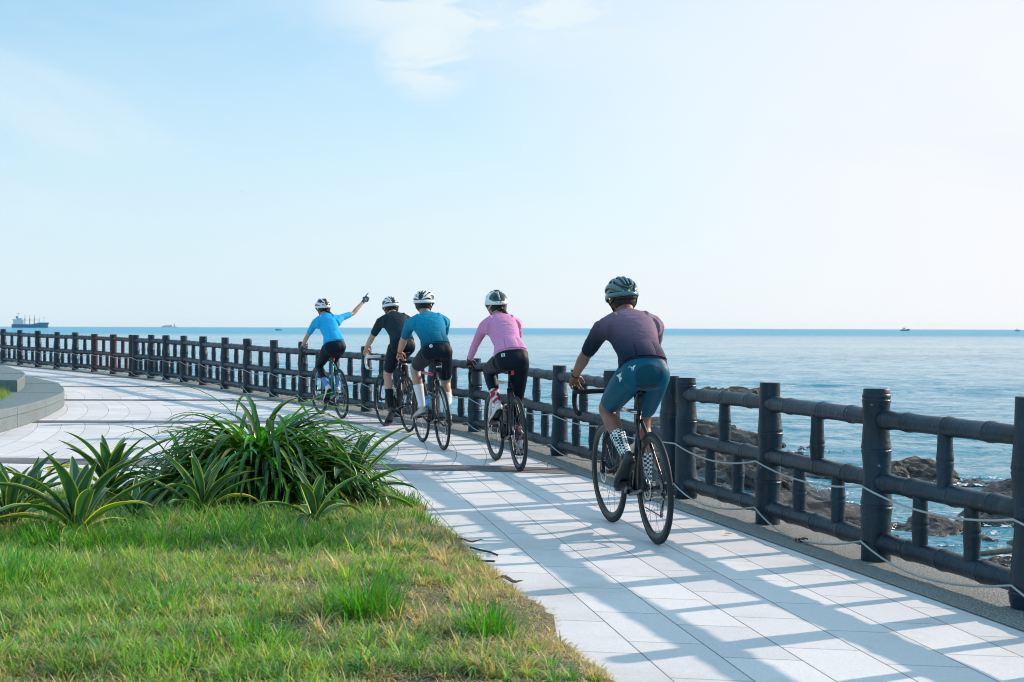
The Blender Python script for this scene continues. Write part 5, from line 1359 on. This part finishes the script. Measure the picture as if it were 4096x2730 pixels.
# agaves with yellow leaf margins
AG = leafmat('agave_leaf', [(0, (.52, .56, .10)), (.05, (.42, .50, .09)), (.10, (.036, .13, .060)), (.5, (.05, .165, .080)), (.90, (.036, .13, .060)), (.95, (.42, .50, .09)), (1, (.52, .56, .10))], .22, .38)
def agave_w(t): return (.62+1.45*t if t < .4 else 1.2*max(0.0, 1-((t-.4)/.6)**1.7)**.9)
DEADL = leafmat('withered_leaf', [(0, (.30, .20, .11)), (.5, (.20, .12, .07)), (1, (.30, .20, .11))], .15, .7)
def agave(x, y, nl, L, W, seed, label, elmin=18, sc_=1.0):
    r_ = np.random.default_rng(seed); n = nl; az = np.arange(n)*2.399+r_.normal(0, .2, n); q = np.arange(n)/(n-1)
    el = R(elmin)+(R(84)-R(elmin))*q**.8+r_.normal(0, .07, n); ln = L*(.75+.35*np.sin(q*math.pi*.9+.3))*r_.uniform(.85, 1.1, n)
    base = np.stack([x+.03*np.cos(az)*(1-q), y+.03*np.sin(az)*(1-q), bed_z(np.full(n, x), np.full(n, y))+.02+.05*q], 1)
    tint = np.ones((n, 3))*(.8+.4*r_.random((n, 1)))
    root = empty('agave', (x, y, float(bed_z(np.array([x]), np.array([y]))[0]))); tag(root, label, 'agave', 'variegated agaves in the bed')
    base = base-np.array(root.location); dr = r_.uniform(.7, 1.9, n)*(1-.5*q)
    W_ = W*r_.uniform(.85, 1.15, n); tint = tint*r_.uniform(.72, 1.2, (n, 1)); old = (q < .3) & (r_.random(n) < .3); tint[old] *= np.array([3.2, 2.0, .9])
    for i in range(5):
        a_ = r_.uniform(0, 6.28); o = blades('dead_leaf', base[:1]+np.array([[.02*math.cos(a_), .02*math.sin(a_), -.01]]), np.array([a_]), np.array([L*r_.uniform(.45, .75)]), np.array([W*.55]), np.array([R(r_.uniform(15, 45))]), np.array([r_.uniform(1.0, 2.2)]), .9, np.array([[r_.uniform(.7, 1.2)]*3]), DEADL, seg=10, cols=5, wprof=agave_w); o.parent = root
    for i in range(n):
        o = blades('leaf', base[i:i+1], az[i:i+1], ln[i:i+1], W_[i:i+1], el[i:i+1], dr[i:i+1], .55, tint[i:i+1], AG, seg=12, cols=7, wprof=agave_w); o.parent = root
    return root
agave(-2.47, 8.14, 20, .60, .076, 3, 'largest yellow edged agave, in front at the left with long arching leaves', 12)
agave(-2.98, 8.48, 17, .54, .072, 5, 'agave cut by the left edge of the photo', 20)
agave(-2.90, 10.3, 17, .56, .070, 8, 'agave behind, against the paving just left of the big leafy clump', 20)
agave(-3.25, 9.7, 12, .38, .05, 12, 'small agave peeking out behind the largest agave')
agave(-1.94, 8.95, 17, .46, .062, 14, 'upright agave in front of the foot of the big leafy clump', 25)
agave(-1.12, 9.85, 19, .66, .080, 17, 'large agave at the right end of the bed by the path', 15)
agave(-1.20, 8.75, 13, .38, .056, 22, 'smaller agave just in front of the right end agave', 22)
agave(-2.30, 8.75, 9, .26, .045, 26, 'small low agave tucked behind the right side of the largest one', 25)
# crinum-like clump
LILY = leafmat('strap_leaf', [(0, (.030, .11, .035)), (.42, (.04, .15, .04)), (.5, (.08, .22, .06)), (.58, (.04, .15, .04)), (1, (.030, .11, .035))], .38, .32)
def lily(cx, cy, rx, ry, n, L, seed, label, zk=1.0):
    r_ = np.random.default_rng(seed); a = r_.uniform(0, 6.28, n); rr = np.sqrt(r_.random(n)); x = cx+rx*rr*np.cos(a); y = cy+ry*rr*np.sin(a)
    az = np.arctan2((y-cy)/ry, (x-cx)/rx)+r_.normal(0, .75, n); q = rr
    el = R(80)-R(40)*q-R(34)*r_.random(n); ln = L*(.60+.55*r_.random(n))*(1-.18*q); dr = r_.uniform(1.1, 2.7, n)
    z = bed_z(x, y)+.46*L*(1-q**2)*r_.random(n)**.7; tint = np.stack([.8+1.1*r_.random(n), .75+.95*r_.random(n), .65+.6*r_.random(n)], 1)*(.65+.75*r_.random((n, 1)))
    lime = r_.random(n) < .16; tint[lime] *= np.array([2.6, 1.9, .9]); dead = r_.random(n) < .025; tint[dead] = np.array([8, 2.2, 1.5])*.9  # lime leaves: backlight painted into some of the leaf tints
    o = blades('strap_leaf_clump', np.stack([x, y, z], 1), az, ln, .030+.022*r_.random(n), el, dr, .35, tint, LILY, seg=9, cols=5, wprof=lambda t: (.7+.6*t if t < .4 else .94*max(0, (1-t)/.6)**.6))
    tag(o, label, 'plant'); return o
lily(-1.76, 9.95, .31, .25, 980, .96, 4, 'tall dark green clump of strap leaves in the middle of the bed')
lily(-1.36, 10.05, .22, .24, 260, .66, 6, 'lower strap leaf clump at the right shoulder of the tall clump')
lily(-2.33, 10.20, .22, .25, 130, .62, 8, 'lower dark strap leaf clump at the left of the tall clump')

# litter on the paving
LEAFD = M_('dead_leaf', (.10, .035, .030), .6, var=.4, vscale=20); LEAFP = M_('pale_husk', (.62, .54, .42), .7); TWIG = M_('twig', (.035, .028, .03), .7)
def dryleaf(x, y, L, Wd, az, mat, label, curl=.5, name='dead_leaf', cat='dead leaf'):
    mb = MB(); n = 9; vs = []
    for i in range(n+1):
        t = i/n; w_ = Wd*math.sin(math.pi*min(1, t*.92+.05))**.7; zz = .006+.02*curl*math.sin(t*5+az)**2; xx = L*(t-.5); yy = .12*L*math.sin(t*4)
        for u in (-1, 0, 1): vs.append((xx, yy+u*w_, zz+abs(u)*w_*.7))
    fs = [(i*3+j, i*3+j+1, (i+1)*3+j+1, (i+1)*3+j) for i in range(n) for j in (0, 1)]; mb.add(vs, fs)
    o = mb.build(name, mat, loc=(x, y, float(zg(y)))); o.rotation_euler = (0, 0, az); tag(o, label, cat); return o
dryleaf(-.03, 7.22, .20, .020, -.35, LEAFD, 'curled reddish brown dead leaf alone on the paving near the grass edge', 1)
dryleaf(-.075, 7.19, .10, .010, .6, LEAFP, 'pale dry husk lying across the reddish leaf', .6, 'husk', 'husk')
dryleaf(-.26, 8.55, .20, .014, .1, LEAFD, 'dark shrivelled leaf beside the grass, farthest of the litter', 1)
dryleaf(-.30, 7.95, .14, .012, .2, LEAFP, 'pale husk at the edge of the grass between the twigs', .7, 'husk', 'husk')
def twig(pts, r0, label):
    c = pts[0]; mb = MB(); mb.tube(catmull([V(p[0]-c[0], p[1]-c[1], p[2]) for p in pts], 4), r0, 6); o = mb.build('twig', TWIG, loc=(c[0], c[1], 0)); tag(o, label, 'twig')
twig([(-.24, 8.33, .02), (-.18, 8.24, .018), (-.12, 8.20, .012), (-.10, 8.10, .02), (-.075, 8.09, .012)], .006, 'crooked dark twig lying on the paving')
twig([(-.20, 7.86, .012), (-.15, 7.88, .014), (-.09, 7.87, .014)], .006, 'short dark twig right at the grass edge')
dryleaf(-3.75, 13.0, .14, .03, .2, LEAFP, 'yellow fallen leaf on the paving behind the tall clump', .8, 'fallen_leaf', 'fallen leaf')
dryleaf(-4.1, 12.7, .10, .02, 1.0, M_('yellow_leaf', (.65, .42, .05), .6), 'bright yellow scrap of leaf on the paving at left', .8, 'fallen_leaf', 'fallen leaf')
dryleaf(.30, 13.4, .12, .02, .3, LEAFP, 'dry leaf beside the dark band near the pink rider', .8, 'fallen_leaf', 'fallen leaf')
dryleaf(1.75, 8.62, .09, .02, .5, LEAFD, 'brown leaf at the foot of the post left of the nearest whole post', 1)
dryleaf(1.36, 8.95, .05, .012, .2, LEAFP, 'white scrap of litter on the asphalt strip', .2, 'scrap', 'litter')

# ------------------------------------------------------------ ships, boats, bird
HULL = M_('hull_blue', (.035, .20, .32), .5); HULLR = M_('hull_red', (.40, .10, .09), .5); SUP = M_('ship_white', (.62, .66, .68), .5); CRN = M_('crane_grey', (.22, .27, .29), .5)  # hull blue is lightened, distance haze is mixed into the colour
def hull(L, B, H0, Hb, mb, lo=-2.0, stern=.10):
    """simple ship hull along +x (bow); deck rises to the bow"""
    rs = []; n = 16
    for i in range(n+1):
        t = i/n; x = -L/2+L*t; wv = B/2*min(1, (.55+2.2*t if t < .2 else 1))*(1 if t < .72 else max(.03, math.cos((t-.72)/.28*math.pi/2)**.7)); dk = H0 if t < .55 else H0+(Hb-H0)*min(1, (t-.55)/.2)
        xs_ = -L*.035*(1-t*2)*0; flare = 1.0
        xw = x-(L*.035 if t > .95 else L*.02*max(0, (t-.8)/.2)); kw = .8 if t < .85 else .45
        lo_ = lo if t > .06 else .8
        rs.append([V(x, wv, dk), V(xw, wv*kw+wv*.15, dk*.45), V(xw, wv*kw, lo_), V(xw, -wv*kw, lo_), V(xw, -wv*kw-wv*.15, dk*.45), V(x, -wv, dk)])
    mb.rings(rs); return mb
def ship():
    d = 3250; x = (70.5-1176.5)/3287*d
    root = empty('cargo_ship', (x, d, SEA), (0, 0, R(8))); tag(root, 'blue hulled cargo ship with white bridge and four deck cranes, at far left', 'ship')
    L = 82; hull(L, 14, 8.2, 12.0, MB()).build('hull', HULL, root, 'auto')
    m = MB(); m.ell((L/2-4.5, 0, 1.8), (3.2, 2, 2.2), 12, 8); m.build('bow_bulb', HULLR, root)
    s = empty('superstructure'); s.parent = root
    m = MB(); m.box((-26, 0, 13.0), (22, 12, 10)); m.box((-30, 0, 18.6), (19, 13, 1.3)); m.box((-23, 0, 20.3), (13, 10, 2.2)); m.box((-28, 0, 21.6), (16, 11, .5)); m.build('bridge', SUP, s, 'auto')
    m = MB(); m.box((-30, 0, 23.5), (4, 4, 5)); m.build('funnel', HULL, s, 'auto')
    m = MB(); m.tube([V(-27.5, 0, 21), V(-27, 0, 34)], .35, 6); m.box((-27, 0, 31), (5, .4, .4)); m.box((-27, 0, 33), (7, .4, .4)); m.build('mast', CRN, s, 'auto')
    for i, cx in enumerate((-12.5, -2, 8.5, 19)):
        m = MB(); b_ = 8.2 if i < 3 else 11.5; m.tube([V(cx, 0, b_-.5), V(cx, 0, 17)], 1.1, 8); m.box((cx, 0, 19), (1.9, 3, 4.5)); m.tube([V(cx, 0, 20), V(cx, 0, 28.5)], .55, 6); m.tube([V(cx, 0, 17.2), V(cx-9.5, 0, 17.8)], .3, 6); m.build('deck_crane', CRN if i < 3 else SUP, root, 'auto')
    m = MB(); m.tube([V(29, 0, 11.5), V(29, 0, 25)], .2, 6); m.box((29, 0, 24.6), (2.6, .3, .3)); m.box((29, 0, 23), (2.4, .3, .3)); m.build('foremast', CRN, root, 'auto')
ship()
d = 9000; x = (389-1176.5)/3287*d
root = empty('container_ship', (x, d, SEA-6), (0, 0, R(188))); tag(root, 'faint distant ship low on the horizon right of the cargo ship', 'ship')
hull(96, 16, 11, 14, MB()).build('hull', SUP, root, 'auto')
m = MB(); m.box((-32, 0, 19), (9, 14, 15)); m.tube([V(-30, 0, 24), V(-30, 0, 33)], .6, 6); m.box((8, 0, 15), (50, 13, 8)); m.box((-8, 0, 20), (14, 13, 3)); m.build('superstructure', SUP, root, 'auto')
def boat(px, dd, L, label, mat=HULL, rz=0):
    x = (px-1176.5)/3287*dd; root = empty('fishing_boat', (x, dd, SEA), (0, 0, R(rz))); tag(root, label, 'boat')
    hull(L, L*.28, L*.12, L*.18, MB(), -.5).build('hull', mat, root, 'auto')
    m = MB(); m.box((-L*.15, 0, L*.22), (L*.22, L*.16, L*.18)); m.build('cabin', SUP, root, 'auto')
    m = MB(); m.tube([V(L*.05, 0, L*.1), V(L*.05, 0, L*.5)], L*.012, 5); m.build('mast', CRN, root, 'auto')
boat(640, 1500, 7.0, 'small dark and white boat on the water above the post behind the tall clump', HULL, 200)
boat(2080, 2900, 20, 'thin dark fishing boat near the horizon at right', HULL, 5)
boat(2338, 3000, 13, 'tiny boat near the horizon at the right edge of the photo', HULL, 15)
WINGM = M_('bird_feather', (.03, .035, .04), .7)
d = 160; mb = MB(); bx_, bz_ = (556-1176.5)/3287*d, EYE+(755.7-445.5)/3287*d
root = empty('bird', (bx_, d, bz_)); tag(root, 'tiny dark bird gliding in the middle left of the sky', 'bird')
mb.tube([V(-.02, -.14, 0), V(0, -.06, .01), V(0, .05, .005), V(0, .13, 0)], [.004, .028, .022, .005], 8); 
for s in (-1, 1): mb.tube([V(0, 0, .01), V(s*.09, -.02, .03), V(s*.19, .03, .0)], [(.035, .006), (.03, .005), (.006, .003)], 8, up=V(0, 1, 0))
mb.build('body', WINGM, root)

# ------------------------------------------------------------ air
hz = bpy.data.materials.new('haze'); hz.use_nodes = True; g = NT(hz.node_tree)
pv = g.n('ShaderNodeVolumePrincipled', Color=(.80, .90, .97, 1), Density=1.2e-5, Anisotropy=.2)
g.link(pv.outputs[0], g.n('ShaderNodeOutputMaterial').inputs['Volume'])
mb = MB(); mb.box((0, 0, 30), (42500, 42500, 70)); o = mb.build('haze', hz, smooth=False); tag(o, None, None, None, 'stuff')
